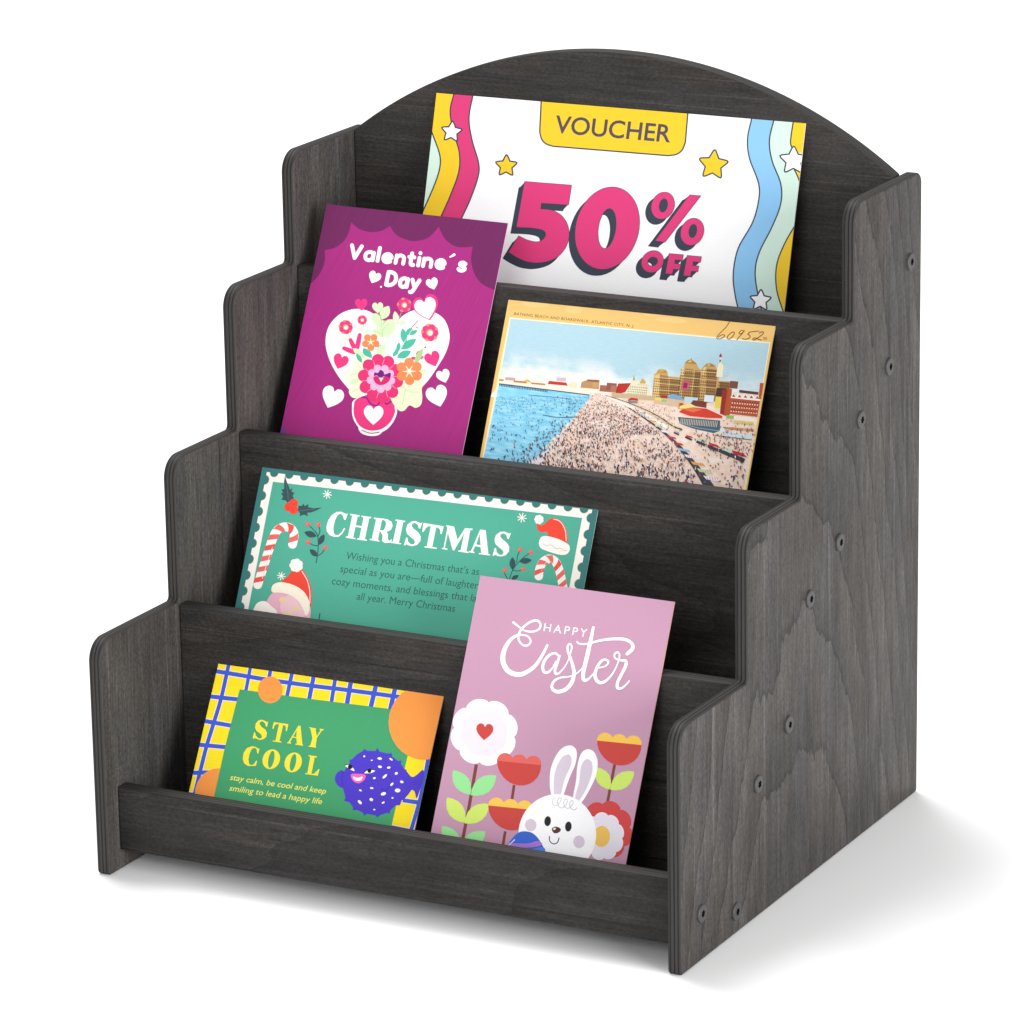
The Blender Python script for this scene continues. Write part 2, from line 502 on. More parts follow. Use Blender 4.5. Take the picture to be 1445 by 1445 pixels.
DZ = 9e-6
class Print:
    """ink shapes laid on one card. Shapes are drawn in sketch units and carried to card millimetres."""
    def __init__(self, w, h, trace):
        self.w, self.h, self.t = w, h, trace
        self.v, self.f, self.fm, self.mats, self.boxes = [], [], [], [], []
        self.view(0, 0, 1)
    def view(self, x, y, s):
        self.o = (x, y, s)
    def mm(self, p):
        x, y = self.o[0] + p[0] * self.o[2], self.o[1] + p[1] * self.o[2]
        a = self.t
        d = a[6] * x + a[7] * y + 1
        return ((a[0] * x + a[1] * y + a[2]) / d, (a[3] * x + a[4] * y + a[5]) / d)
    def mat(self, m):
        if m not in self.mats:
            self.mats.append(m)
        return self.mats.index(m)
    def tris(self, pts, tri, m, raw=False):
        """clip to the card and stack above whatever lies underneath"""
        if isinstance(m, str):
            m = ink(m)
        P = pts if raw else [self.mm(p) for p in pts]
        polys = []
        W, H = self.w, self.h
        for t in tri:
            q = [P[i] for i in t]
            for ax, lim, sg in ((0, 0, 1), (0, W, -1), (1, 0, 1), (1, H, -1)):
                r = []
                for i in range(len(q)):
                    a, b = q[i - 1], q[i]
                    ia, ib = (a[ax] - lim) * sg >= 0, (b[ax] - lim) * sg >= 0
                    if ia != ib:
                        u = (lim - a[ax]) / (b[ax] - a[ax])
                        r.append((a[0] + (b[0] - a[0]) * u, a[1] + (b[1] - a[1]) * u))
                    if ib:
                        r.append(b)
                q = r
                if len(q) < 3:
                    break
            if len(q) >= 3:
                area = sum(q[i - 1][0] * q[i][1] - q[i][0] * q[i - 1][1] for i in range(len(q)))
                if abs(area) < 1e-7:
                    continue
                polys.append(q if area > 0 else q[::-1])
        if not polys:
            return
        xs = [p[0] for q in polys for p in q]; ys = [p[1] for q in polys for p in q]
        bx = (min(xs), min(ys), max(xs), max(ys))
        lay = 1
        for b, l in self.boxes:
            if b[0] <= bx[2] and b[2] >= bx[0] and b[1] <= bx[3] and b[3] >= bx[1]:
                lay = max(lay, l + 1)
        self.boxes.append((bx, lay))
        mi = self.mat(m)
        for q in polys:
            base = len(self.v)
            self.v += [(p[0] / 1000, p[1] / 1000, lay * DZ) for p in q]
            self.f.append(tuple(range(base, base + len(q))))
            self.fm.append(mi)
    def poly(self, m, pts, *holes, raw=False):
        loops = [[Vector((p[0], p[1], 0)) for p in l] for l in (pts,) + holes]
        flat = [(p.x, p.y) for l in loops for p in l]
        self.tris(flat, tessellate_polygon(loops), m, raw)
    def blob(self, m, pts, k=6):
        self.poly(m, spline(pts, True, k))
    def line(self, m, pts, w, smooth=True, closed=False, k=6, caps=True):
        """ribbon; w one width or one per point"""
        ws = w if isinstance(w, (list, tuple)) else [w] * len(pts)
        q = [(p[0], p[1], u) for p, u in zip(pts, ws)]
        if smooth and len(q) > 2:
            q = spline(q, closed, k)
        n = len(q)
        L, R = [], []
        for i in range(n):
            a = q[i - 1] if (i > 0 or closed) else q[i]
            b = q[(i + 1) % n] if (i < n - 1 or closed) else q[i]
            dx, dy = b[0] - a[0], b[1] - a[1]
            l = math.hypot(dx, dy) or 1
            if not smooth and 0 < i < n - 1 or (not smooth and closed):
                u1 = Vector((q[i][0] - a[0], q[i][1] - a[1])).normalized(); u2 = Vector((b[0] - q[i][0], b[1] - q[i][1])).normalized()
                mv = (u1 + u2)
                mv = mv.normalized() if mv.length > 1e-6 else u1
                sc = 1 / max(0.45, mv.dot(u1))
                nx, ny = -mv.y * sc, mv.x * sc
            else:
                nx, ny = -dy / l, dx / l
            h = q[i][2] / 2
            L.append((q[i][0] + nx * h, q[i][1] + ny * h)); R.append((q[i][0] - nx * h, q[i][1] - ny * h))
        tri = []
        for i in range(n if closed else n - 1):
            j = (i + 1) % n
            tri += [(i, j, n + j), (i, n + j, n + i)]
        self.tris(L + R, tri, m)
        if caps and not closed:
            for e in (q[0], q[-1]):
                self.poly(m, ell(e[0], e[1], e[2] / 2, n=14))
    def outlined(self, m, pts, edge, w):
        self.poly(m, pts)
        self.line(edge, pts, w, smooth=False, closed=True)
    def text(self, m, body, p0, p1, up, weight=0.0, shear=0.0, spacing=1.0):
        vs, ts, y0, y1 = text_tris(body, weight, shear, spacing)
        x0, x1 = min(p[0] for p in vs), max(p[0] for p in vs)
        out = []
        for x, y in vs:
            a, b = (x - x0) / (x1 - x0), (y - y0) / (y1 - y0)
            out.append((p0[0] + (p1[0] - p0[0]) * a + up[0] * b, p0[1] + (p1[1] - p0[1]) * a + up[1] * b))
        self.tris(out, ts, m)
    def pen(self, m, word, p0, p1, up, thick=.24, gap=.22):
        x, strokes = 0, []
        for ch in word:
            adv, ss = PEN_LETTERS[ch]
            strokes += [([(x + a, b) for a, b in s], ch) for s in ss]
            x += adv + gap + thick * .3
        tot = x - gap - thick * .3
        H = math.hypot(*up)
        for s, ch in strokes:
            q = [(p0[0] + (p1[0] - p0[0]) * a / tot + up[0] * b, p0[1] + (p1[1] - p0[1]) * a / tot + up[1] * b) for a, b in s]
            sm = len(q) > 3
            if len(q) == 3:
                self.line(m, q[:2], H * thick, smooth=False); self.line(m, q[1:], H * thick, smooth=False)
            else:
                self.line(m, q, H * thick, smooth=sm)
    def make(self, name, loc, lean, roll, stock, edge, label, cat='card'):
        """the card itself: a thin board with the ink on its front"""
        w, h, t = self.w / 1000, self.h / 1000, 0.0005
        cm, em = self.mat(ink(stock) if isinstance(stock, str) else stock), self.mat(ink(edge))
        b = len(self.v)
        self.v += [(0, 0, 0), (w, 0, 0), (w, h, 0), (0, h, 0), (0, 0, -t), (w, 0, -t), (w, h, -t), (0, h, -t)]
        for q, m in (((0, 1, 2, 3), cm), ((7, 6, 5, 4), em), ((4, 5, 1, 0), em), ((5, 6, 2, 1), em), ((6, 7, 3, 2), em), ((7, 4, 0, 3), em)):
            self.f.append(tuple(b + i for i in q)); self.fm.append(m)
        half = w / 2
        me = bpy.data.meshes.new(name)
        me.from_pydata([(x - half, y, z) for x, y, z in self.v], [], self.f)
        for m in self.mats:
            me.materials.append(m)
        me.polygons.foreach_set('material_index', self.fm)
        me.update()
        o = link_obj(name, me)
        cr, sr, cl, sl = math.cos(roll), math.sin(roll), math.cos(lean), math.sin(lean)
        U = Vector((cr, sr * sl, sr * cl)); V = Vector((-sr, cr * sl, cr * cl)); Nn = U.cross(V)
        at = Vector(loc) + U * half
        o.matrix_world = Matrix(((U.x, V.x, Nn.x, at.x), (U.y, V.y, Nn.y, at.y), (U.z, V.z, Nn.z, at.z), (0, 0, 0, 1)))
        return tag(o, label, cat)

# ---- half price voucher
A = Print(195.489, 107.244, (0.40699802,0.045332882,-256.65885,0.03850978,-0.35886472,136.04503,8.2560797e-05,4.0994346e-06))
A.view(580, 110, .40138)
OUT, YEL, PNK, MINT, SKY = '#42424F', '#F1C82C', '#D93D78', '#D0EADC', '#8CC4EE'
pk_r = spline([(228, 20), (217, 66), (204, 140), (214, 215), (238, 300), (235, 350), (207, 430), (175, 500), (140, 590), (130, 660), (140, 740), (150, 800)], False)
yl_r = spline([(160, 20), (150, 60), (138, 115), (148, 185), (170, 262), (168, 330), (140, 410), (110, 478), (75, 560), (60, 640), (70, 720), (80, 800)], False)
mt_r = spline([(60, 150), (77, 200), (100, 265), (102, 312), (84, 372), (48, 455), (10, 540)], False)
A.poly(PNK, pk_r + yl_r[::-1])
A.poly(YEL, yl_r + [(-80, 800), (-20, 20)])
A.poly(MINT, mt_r + [(-40, 540), (0, 150)])
for l in (pk_r, yl_r, mt_r):
    A.line(OUT, l, 4.8, smooth=False, caps=False)
bl_l = spline([(1206, 110), (1196, 150), (1183, 215), (1190, 282), (1222, 370), (1222, 432), (1200, 510), (1150, 600), (1133, 690), (1140, 765), (1160, 850)], False)
bl_r = spline([(1286, 110), (1274, 155), (1260, 222), (1270, 292), (1300, 372), (1300, 442), (1270, 522), (1225, 612), (1210, 682), (1220, 762), (1242, 850)], False)
A.poly(SKY, bl_l + bl_r[::-1])
A.poly(MINT, bl_r + [(1400, 850), (1420, 110)])
ytop = [(1350, 120), (1337, 200), (1336, 236), (1352, 262), (1400, 265), (1410, 120)]
A.poly(YEL, ytop); A.line(OUT, ytop[:4], 4.8, caps=False)
A.poly(YEL, [(1345, 322), (1400, 322), (1390, 420), (1372, 372)]); A.line(OUT, [(1348, 322), (1362, 352), (1376, 392)], 4.8, caps=False)
ylow = spline([(1375, 480), (1346, 525), (1310, 590), (1285, 662), (1286, 745), (1312, 830)], False)
A.poly(YEL, ylow + [(1420, 830), (1420, 480)])
for l in (bl_l, bl_r, ylow):
    A.line(OUT, l, 4.8, smooth=False, caps=False)
for c, x, y, r, t in (('#FDFDFE', 143, 189, 37, .10), (YEL, 335, 309, 39, .03), (YEL, 1063, 305, 53, .10), ('#FDFDFE', 1345, 290, 50, .02), ('#FDFDFE', 1229, 782, 38, .05)):
    A.outlined(c, star(x, y, r, t), OUT, 5)
ban = [(460, 40), (453, 180)] + spline([(453, 190), (459, 214), (474, 231), (500, 240)], False, 4) + spline([(904, 273), (934, 268), (954, 252), (965, 224)], False, 4) + [(973, 128), (984, 40)]
A.poly(YEL, ban); A.line(OUT, ban, 5, smooth=False, caps=False)
A.text('#554A55', 'VOUCHER', (503, 193), (911, 227), (8, -62), weight=.014)
A.view(700, 230, .21453)
def sl(cx, cy, rx, ry, k=.12, n=44):
    return ell(cx, cy, rx, ry, n=n, slant=k)
five = [(190, 122), (497, 146), (477, 274), (298, 262), (293, 302)] + spline([(293, 303), (370, 312), (430, 345), (470, 405), (480, 480), (455, 560), (392, 624), (300, 653), (210, 648), (140, 620), (85, 586)], False, 5) + [(150, 480)] + spline([(152, 481), (205, 506), (265, 519), (308, 505), (329, 470), (310, 441), (240, 426), (136, 421)], False, 5)
zero = (sl(733, 428, 209, 270), sl(732, 430, 59, 133))
ring1 = (sl(1099, 280, 75, 88), sl(1102, 279, 29, 46))
ring2 = (sl(1292, 452, 75, 88), sl(1296, 447, 28, 46))
slash = [(1275, 210), (1347, 216), (1112, 519), (1050, 511)]
offo = (sl(1030, 648, 71, 71), sl(1031, 647, 34, 31))
f1 = [(1141, 596), (1232, 604), (1226, 638), (1178, 634), (1174, 662), (1215, 666), (1209, 700), (1167, 696), (1159, 730), (1116, 726)]
f2 = [(x + 119, y + 13) for x, y in f1]
DARK, FACE = '#39414F', '#DC3D7B'
for group, off in (((f1,), (-38, 38)), ((f2,), (-40, 36)), (offo, (-36, 36)), ((slash,), (-46, 34)), (ring1, (-38, 35)), (ring2, (-38, 35)), ((five,), (-38, 40)), (zero, (-40, 41))):
    for k in range(7):
        u = 1 - k / 6
        sh = [[(x + off[0] * u, y + off[1] * u) for x, y in l] for l in group]
        A.poly(DARK, *sh)
        if k in (0, 6):
            for l in sh:
                A.line(DARK, l, 6, smooth=False, closed=True)
    if group in (ring1, ring2):
        A.poly(DARK, group[1])
for group in (zero, (five,), ring1, ring2, (slash,), offo, (f1,), (f2,)):
    A.poly(FACE, *group)
A.make('gift_voucher', (-0.09623, 0.21643, 0.22500), 0.27934, 0.0, '#FCFCFD', '#F6E3D2', 'wide white 50% off voucher with coloured wavy stripes leaning on the arched back', 'voucher')

# ---- valentine card
A = Print(98.839, 137.414, (0.40476111,0.082382907,-210.4357,0.048892061,-0.35825132,224.60544,8.0146266e-05,3.5917148e-05))
A.view(380, 270, .26297)
PLUM, MAG = ink('#6C2258', True), ink('#A3297A', True)
top = spline([(200, 512), (245, 475), (280, 425), (298, 372), (297, 315)], False, 4)[:-1] + spline([(297, 315), (350, 303), (395, 272), (425, 225), (440, 165)], False, 4)[:-1] + \
      spline([(440, 165), (480, 200), (545, 218), (605, 210), (648, 185)], False, 4)[:-1] + spline([(648, 185), (685, 235), (765, 266), (850, 250), (910, 190)], False, 4)[:-1] + \
      spline([(910, 190), (945, 258), (1010, 298), (1092, 296)], False, 4)[:-1] + spline([(1092, 296), (1083, 370), (1105, 450), (1150, 502), (1225, 536)], False, 4)
A.poly(PLUM, top + [(1400, 500), (1400, 0), (200, 0)])
A.poly('#7E3A8A', ell(58, 1300, 38))
W = '#FDFCFD'
A.pen(W, 'Valentine', (430, 362), (935, 419), (15, -77), .255)
A.pen(W, 's', (1012, 428), (1047, 432), (15, -77), .25)
A.line(W, [(970, 352), (992, 340)], [7, 15], smooth=False)
A.pen(W, 'Day', (626, 507), (797, 526), (16, -80), .255)
A.poly(W, heart(563, 464, 62, .42)); A.poly(W, heart(876, 498, 60, -.30)); A.poly(W, ell(600, 512, 5))
A.blob(W, [(588, 690), (545, 648), (470, 630), (385, 655), (322, 720), (302, 805), (320, 895), (370, 990), (450, 1085), (575, 1195), (700, 1150), (830, 1040), (910, 930), (955, 845), (967, 765), (937, 685), (870, 643), (790, 635), (720, 665), (655, 725)])
for x, y, s, r in ((335, 1110, 110, .38), (903, 1103, 108, -.28), (936, 994, 68, -.32)):
    A.poly(W, heart(x, y, s, r))
A.view(450, 410, .14535)
HOT, LG, GRN, TEAL, ORG = '#EC3A80', '#D3EBBB', '#A9CF8A', '#4DB79F', '#F18A55'
A.poly(HOT, heart(413, 140, 112, -.05))
A.poly(HOT, heart(1048, 176, 236, -.28)); A.poly(W, heart(1044, 182, 196, -.28)); A.line(HOT, [(962, 292), (900, 362), (850, 435)], 9)
# vase
body = [(372, 1050), (340, 1120), (345, 1220), (395, 1310), (470, 1352), (545, 1358), (625, 1335), (695, 1275), (735, 1195), (738, 1145), (705, 1050), (540, 1000)]
A.blob(W, [(345, 1060), (322, 1130), (333, 1240), (390, 1335), (440, 1375), (545, 1385), (640, 1360), (712, 1290), (758, 1190), (745, 1120), (700, 1030), (500, 990)])
A.poly(W, spline([(392, 1325), (400, 1370), (440, 1398), (515, 1412), (585, 1400), (612, 1360), (520, 1330)]))
A.line('#B0566A', [(420, 1356), (500, 1384), (585, 1374)], 9)
A.blob(HOT, body)
A.poly(W, heart(531, 1215, 178, 0.03))
A.line('#7A2C86', [(420, 1035), (465, 1040), (500, 1095), (560, 1118), (610, 1068), (660, 1100), (705, 1070)], 16)
# foliage
A.blob('#EDF4D4', [(345, 640), (420, 605), (470, 640), (480, 800), (440, 960), (400, 1030), (330, 1040), (292, 990), (300, 930), (258, 860), (262, 790), (320, 750)])
A.line(GRN, [(385, 700), (400, 745), (440, 760)], 5); A.line(GRN, [(310, 825), (350, 808), (420, 805)], 5); A.line(GRN, [(320, 990), (365, 962), (430, 930)], 5)
A.blob('#E6F1C8', [(720, 930), (820, 890), (930, 860), (1030, 890), (1000, 950), (1005, 1040), (990, 1110), (940, 1138), (880, 1115), (830, 1165), (780, 1165), (730, 1110), (700, 1040)])
A.line(GRN, [(800, 930), (850, 960), (900, 985), (980, 985)], 5); A.line(GRN, [(840, 960), (825, 1050), (810, 1100)], 5)
A.blob(LG, [(520, 230), (570, 225), (625, 290), (680, 280), (740, 290), (735, 380), (690, 440), (620, 450), (560, 440), (520, 390), (560, 350), (515, 280)])
A.poly(LG, heart(572, 170, 100, -.05)); A.poly(LG, leaf((598, 280), (682, 150), .62)); A.poly('#E4F1C8', leaf((760, 330), (738, 200), .45))
A.poly(LG, leaf((770, 320), (850, 305), .5)); A.poly(LG, leaf((430, 400), (385, 360), .5)); A.poly(LG, leaf((440, 410), (480, 380), .5)); A.poly('#DDEFCB', leaf((300, 480), (228, 465), .6))
A.line(GRN, [(615, 520), (618, 420), (605, 300), (590, 200)], 5); A.line(GRN, [(618, 380), (680, 325)], 5, smooth=False); A.line(GRN, [(616, 430), (560, 400), (530, 390)], 5)
A.line('#B04A62', [(545, 200), (590, 240), (610, 290)], 4); A.line('#B04A62', [(625, 320), (660, 285)], 4, smooth=False)
A.line(GRN, [(725, 470), (755, 340), (800, 215)], 5); A.line(GRN, [(430, 325), (445, 450)], 5, smooth=False); A.line(GRN, [(290, 425), (312, 480)], 6, smooth=False)
A.line(GRN, [(900, 605), (960, 540), (1030, 450)], 6); A.line('#9A7A58', [(960, 610), (1035, 548)], 4, smooth=False); A.poly('#8A4A50', ell(1034, 550, 9))
for p, q, w in (((840, 520), (812, 365), .42), ((845, 440), (890, 360), .45), ((880, 430), (958, 385), .45), ((800, 570), (945, 470), .42), ((765, 600), (780, 500), .4), ((720, 640), (770, 560), .5), ((760, 650), (895, 590), .5), ((890, 410), (905, 365), .6)):
    A.poly(TEAL, leaf(p, q, w))
A.poly(TEAL, ell(952, 357, 9))
A.line('#CFE9D6', [(760, 645), (815, 530), (850, 470), (905, 380)], 6)
A.blob(TEAL, [(435, 560), (500, 590), (515, 650), (470, 640), (430, 610)]); A.poly(TEAL, leaf((572, 590), (605, 525), .55))
for pts in ([(345, 600), (245, 560)], [(365, 595), (308, 480)], [(372, 560), (398, 430)]):
    A.line(HOT, [pts[0], ((pts[0][0] + pts[1][0]) / 2, (pts[0][1] + pts[1][1]) / 2), pts[1]], [40, 46, 38])
A.poly(HOT, leaf((960, 660), (975, 580), .6)); A.poly(HOT, leaf((955, 665), (895, 650), .5)); A.poly(HOT, leaf((960, 665), (1020, 640), .5))
def bloom(x, y, r, dark, mid):
    petals(A, mid, x, y, r * 1.06, 5, .75); petals(A, dark, x, y, r * 1.02, 5, .1); A.poly(mid, ell(x, y, r * .42)); A.poly('#FBE9D2', ell(x + r * .05, y + r * .05, r * .3))
for x, y, r in ((262, 355, 68), (422, 285, 46), (830, 140, 68), (1078, 408, 84)):
    bloom(x, y, r, HOT, '#F2926A')
def orange(x, y, r, n, rot):
    petals(A, ORG, x, y, r * 1.04, n, rot)
    for i in range(n):
        a = rot + 2 * PI * (i + .5) / n
        A.line('#FCEBD2', [(x, y), (x + r * .48 * math.cos(a), y + r * .48 * math.sin(a))], [r * .14, r * .05], smooth=False, caps=False)
    A.poly('#FCEBD2', ell(x, y, r * .16))
orange(505, 500, 84, 5, .3)
A.poly(HOT, heart(207, 695, 140, .36)); A.poly(HOT, heart(1108, 670, 142, -.36))
A.poly('#DCEFD0', leaf((640, 640), (700, 470), .5)); A.poly('#E4EFF0', leaf((660, 640), (735, 480), .55)); A.poly(LG, leaf((560, 640), (640, 520), .5)); A.poly(LG, leaf((450, 650), (330, 560), .4)); A.poly(GRN, leaf((930, 720), (1010, 560), .3)); A.poly(LG, leaf((960, 830), (1050, 760), .45)); A.poly(LG, leaf((400, 860), (300, 900), .5)); A.poly(TEAL, leaf((420, 700), (365, 610), .4))
petals(A, '#E23372', 600, 855, 222, 10, .16, 1.12, 1.1)
for i in range(10):
    a = .16 + 2 * PI * (i + .5) / 10
    A.line('#F6A3C4', [(600 + 122 * math.cos(a), 855 + 138 * math.sin(a)), (600 + 178 * math.cos(a + .06), 855 + 200 * math.sin(a + .06))], [7, 3], smooth=False, caps=False)
orange(880, 785, 128, 6, .5)
petals(A, '#F4B3D4', 605, 855, 140, 9, .2)
A.blob('#D3226E', [(530, 850), (560, 830), (610, 845), (660, 825), (700, 830), (680, 885), (620, 918), (560, 905)])
A.blob('#6A1F7C', [(538, 830), (545, 795), (575, 800), (600, 770), (632, 790), (640, 815), (690, 798), (702, 815), (690, 845), (640, 830), (605, 848), (565, 825)])
A.poly('#F6D9B8', [(585, 845), (632, 848), (605, 890)])
A.make('valentine_card', (-0.13426, 0.14128, 0.15500), 0.44903, -0.00722, MAG, '#D9B4CE', 'magenta valentine card with a vase of flowers on a white heart')

# ---- linen picture postcard of a beach
A = Print(138.046, 98.851, (0.3971268,0.072218829,-315.52286,0.043834713,-0.35901621,226.31371,8.029723e-05,3.3927803e-05))
A.view(660, 410, .31834)
def picture(kind):
    N = Nodes('printed_' + kind)
    x = N.xyz()
    v = N.combine(N.math('MULTIPLY', x[0], 34), N.math('MULTIPLY', x[1], 62), 0.3)
    weave = mapr(N, N.noise(N.combine(N.math('MULTIPLY', x[0], 260), N.math('MULTIPLY', x[1], 2300), 0.0), 1.0, 2.0, 0.6), 0.93, 1.05)
    if kind == 'sky':
        t = N.math('DIVIDE', N.math('SUBTRACT', x[1], 0.050), 0.036)
        low = N.mix(mapr(N, N.math('MULTIPLY_ADD', x[0], 6.0, 0.5), 0.0, 1.0), rgb('#FBEBB8'), rgb('#D6EAF2'))
        c = N.ramp(t, [(0.0, (0, 0, 0)), (0.55, (1, 1, 1))])
        bw = N.n('ShaderNodeRGBToBW'); N.link(c, bw.inputs[0])
        sky = N.mix(bw.outputs[0], low, rgb('#A9C8D4'))
        cl = N.noise(v, 1.6, 3.0, 0.55)
        cm = N.ramp(cl, [(0.44, (0, 0, 0)), (0.62, (1, 1, 1))])
        cw = N.n('ShaderNodeRGBToBW'); N.link(cm, cw.inputs[0])
        hi = N.ramp(t, [(0.0, (0.95,) * 3), (0.35, (0.9,) * 3), (0.75, (0.0,) * 3)])
        hw = N.n('ShaderNodeRGBToBW'); N.link(hi, hw.inputs[0])
        col = N.mix(N.math('MULTIPLY', cw.outputs[0], hw.outputs[0]), sky, rgb('#F8EDE4'))
    elif kind == 'sea':
        w1 = N.noise(N.combine(N.math('MULTIPLY', x[0], 140), N.math('MULTIPLY', x[1], 900), 0.0), 1.0, 3.0, 0.6)
        col = N.ramp(w1, [(0.3, rgb('#6FB9DA')), (0.5, rgb('#86C9E4')), (0.72, rgb('#A9DBEE'))])
    else:
        w1 = N.noise(v, 6.0, 3.0, 0.6)
        col = N.ramp(w1, [(0.3, rgb('#E2C3AC')), (0.7, rgb('#EFDCD2'))])
    N.link(N.mix(1.0, col, N.combine(weave, weave, weave), 'MULTIPLY'), N.bsdf.inputs['Base Color'])
    N.bsdf.inputs['Roughness'].default_value = 0.5
    N.bsdf.inputs['Specular IOR Level'].default_value = 0.25
    return N.m
BUFF = '#E9BF74'
for x, y, rx, ry in ((300, 60, 60, 14), (470, 85, 40, 16), (820, 100, 50, 14), (900, 130, 70, 12)):
    A.poly('#EDC782', ell(x, y, rx, ry, .08))
A.poly('#F8E9C8', [(186, 118), (1342, 229), (1226, 915), (55, 800), (66, 735)])
A.poly(picture('sky'), [(190, 124), (1337, 234), (1290, 520), (100, 470), (138, 418)])
A.poly(picture('sea'), [(139, 412), (240, 425), (340, 434), (560, 459), (530, 500), (488, 555), (430, 625), (372, 690), (312, 745), (262, 800), (62, 780), (72, 735)])
A.poly(picture('sand'), [(558, 455), (600, 455), (760, 455), (1305, 455), (1218, 908), (215, 806), (255, 795), (305, 748), (368, 690), (428, 622), (486, 552), (528, 498)])
SAND = picture('sand')
for i in range(34):
    u = i / 33 * 4
    sh_ = ((558, 457), (528, 498), (486, 552), (428, 622), (368, 690))
    k = min(int(u), 3); t = u - k
    sx, sy = sh_[k][0] + (sh_[k + 1][0] - sh_[k][0]) * t, sh_[k][1] + (sh_[k + 1][1] - sh_[k][1]) * t
    g = .5 + i / 22
    A.poly(SAND, ell(sx + random.uniform(-4, 3) * g, sy + 2 * g, random.uniform(5, 13) * g, random.uniform(2, 4.5) * g, .1, 14))
A.line('#E6DFE2', [(250, 800), (300, 765), (340, 730), (372, 695)], [50, 36, 26, 8])
A.line('#D2D8E0', [(372, 688), (430, 623), (488, 553)], [5, 4, 3])
P = A.poly
def box(c, x0, y0, x1, y1, k=.085):
    """upright block printed on the tilted card"""
    dy = (x1 - x0) * k; dx = (y1 - y0) * .14
    P(c, [(x0, y0), (x1, y0 + dy), (x1 - dx, y1 + dy), (x0 - dx, y1)])
def rows(c, x0, y0, x1, y1, nx, ny, fx=.5, fy=.5, k=.085):
    for j in range(ny):
        vs, ts = [], []
        for i in range(nx):
            u = x0 + (x1 - x0) * (i + .25) / nx; u2 = u + (x1 - x0) / nx * fx
            q = y0 + (y1 - y0) * (j + .25) / ny; q2 = q + (y1 - y0) / ny * fy
            b = len(vs)
            for X, Y in ((u, q), (u2, q), (u2, q2), (u, q2)):
                vs.append((X - .14 * (Y - y0), Y + (X - x0) * k))
            ts += [(b, b + 1, b + 2), (b, b + 2, b + 3)]
        A.tris(vs, ts, c)
# pier with its pavilions
A.line('#F3E6D2', [(139, 404), (340, 430), (560, 458)], 11, smooth=False, caps=False)
A.line('#4C5C6C', [(139, 413), (340, 438), (540, 463)], 5, smooth=False, caps=False)
vs, ts = [], []
for i in range(30):
    x = 142 + i * 7.2; y = 411 + (x - 139) * .124; b = len(vs)
    vs += [(x, y), (x + 4, y), (x + 2.5, y + 13), (x - 1.5, y + 13)]; ts += [(b, b + 1, b + 2), (b, b + 2, b + 3)]
A.tris(vs, ts, '#3C566A')
box('#B98A52', 140, 392, 160, 400); box('#C9A0A0', 168, 383, 212, 396); box('#C8743C', 205, 398, 262, 406); P('#E2B25A', [(248, 402), (256, 396), (266, 392), (276, 399), (282, 408)]); box('#C87A48', 282, 407, 345, 414)
box('#F4EADC', 352, 408, 452, 430); P('#C23A30', [(362, 400), (438, 408), (444, 422), (354, 414)]); box('#D3B6C6', 395, 384, 437, 400, .06)
box('#EBDDB8', 455, 405, 486, 432); P('#B98F62', [(505, 405), (535, 394), (585, 396), (582, 438), (500, 430)]); box('#8E5E48', 532, 393, 582, 402); box('#EFE6D6', 498, 430, 600, 445); box('#C99A6A', 556, 405, 584, 428)
box('#A4654E', 588, 418, 640, 446); box('#93584A', 618, 408, 662, 440); box('#B3705A', 636, 420, 664, 450)
P('#B9302A', [(668, 412), (725, 410), (716, 446), (655, 462)]); P('#8E2A2A', [(655, 462), (668, 412), (672, 412), (662, 462)])
# ornate pale hotel
P('#E9E0BE', [(700, 448), (722, 415), (732, 380), (737, 370), (745, 405), (760, 404), (776, 392), (792, 400), (806, 440), (808, 470), (700, 462)])
P('#7C8FA0', [(733, 398), (737, 370), (742, 398)]); P('#C8A45A', [(765, 404), (776, 388), (788, 402), (790, 412), (764, 412)])
rows('#6E8F7A', 712, 420, 800, 462, 11, 4, .45, .5); rows('#C87A5A', 755, 410, 800, 460, 6, 4, .3, .4)
# large domed hotel, wing by wing
P('#C9A262', [(818, 470), (826, 372), (845, 358), (884, 362), (890, 380), (940, 384), (946, 345), (958, 340), (966, 316), (1012, 318), (1025, 345), (1034, 350), (1050, 330), (1098, 330), (1106, 352), (1118, 352), (1112, 400), (1165, 402), (1158, 468), (1060, 500), (900, 480)])
P('#E3C27C', [(822, 470), (828, 376), (852, 370), (850, 470)]); P('#E8CF92', [(942, 372), (948, 345), (962, 340), (958, 376)]); P('#E8CF92', [(1036, 372), (1042, 345), (1056, 338), (1052, 372)])
P('#B98A3A', [(838, 362), (846, 350), (862, 348), (878, 352), (888, 366)]); P('#D9B25C', [(846, 358), (862, 349), (872, 358)])
P('#A87A34', [(962, 322), (975, 308), (990, 305), (1004, 314), (1016, 326)]); P('#E0B862', [(972, 318), (990, 306), (994, 318)]); A.line('#5A4A3A', [(991, 305), (992, 299)], 3, smooth=False, caps=False)
P('#A87A34', [(1050, 334), (1060, 324), (1074, 321), (1090, 328), (1096, 338)]); P('#E0B862', [(1058, 332), (1073, 322), (1076, 333)])
P('#A87E4C', [(852, 372), (890, 380), (888, 472), (850, 470)]); P('#9C7446', [(898, 388), (942, 392), (938, 478), (894, 474)]); P('#A87E4C', [(962, 345), (1000, 348), (988, 482), (950, 478)]); P('#8E683E', [(1008, 352), (1034, 356), (1026, 490), (996, 484)]); P('#9C7446', [(1062, 345), (1106, 352), (1098, 492), (1052, 490)]); P('#8A6238', [(1118, 404), (1162, 408), (1156, 466), (1112, 470)])
rows('#4E3420', 828, 384, 888, 474, 7, 8, .5, .5); rows('#4E3420', 890, 388, 944, 478, 7, 8, .55, .5); rows('#42301E', 946, 346, 1034, 480, 10, 11, .5, .48); rows('#4E3420', 1040, 346, 1112, 488, 8, 11, .5, .48); rows('#51392A', 1112, 402, 1160, 462, 6, 5, .5, .45)
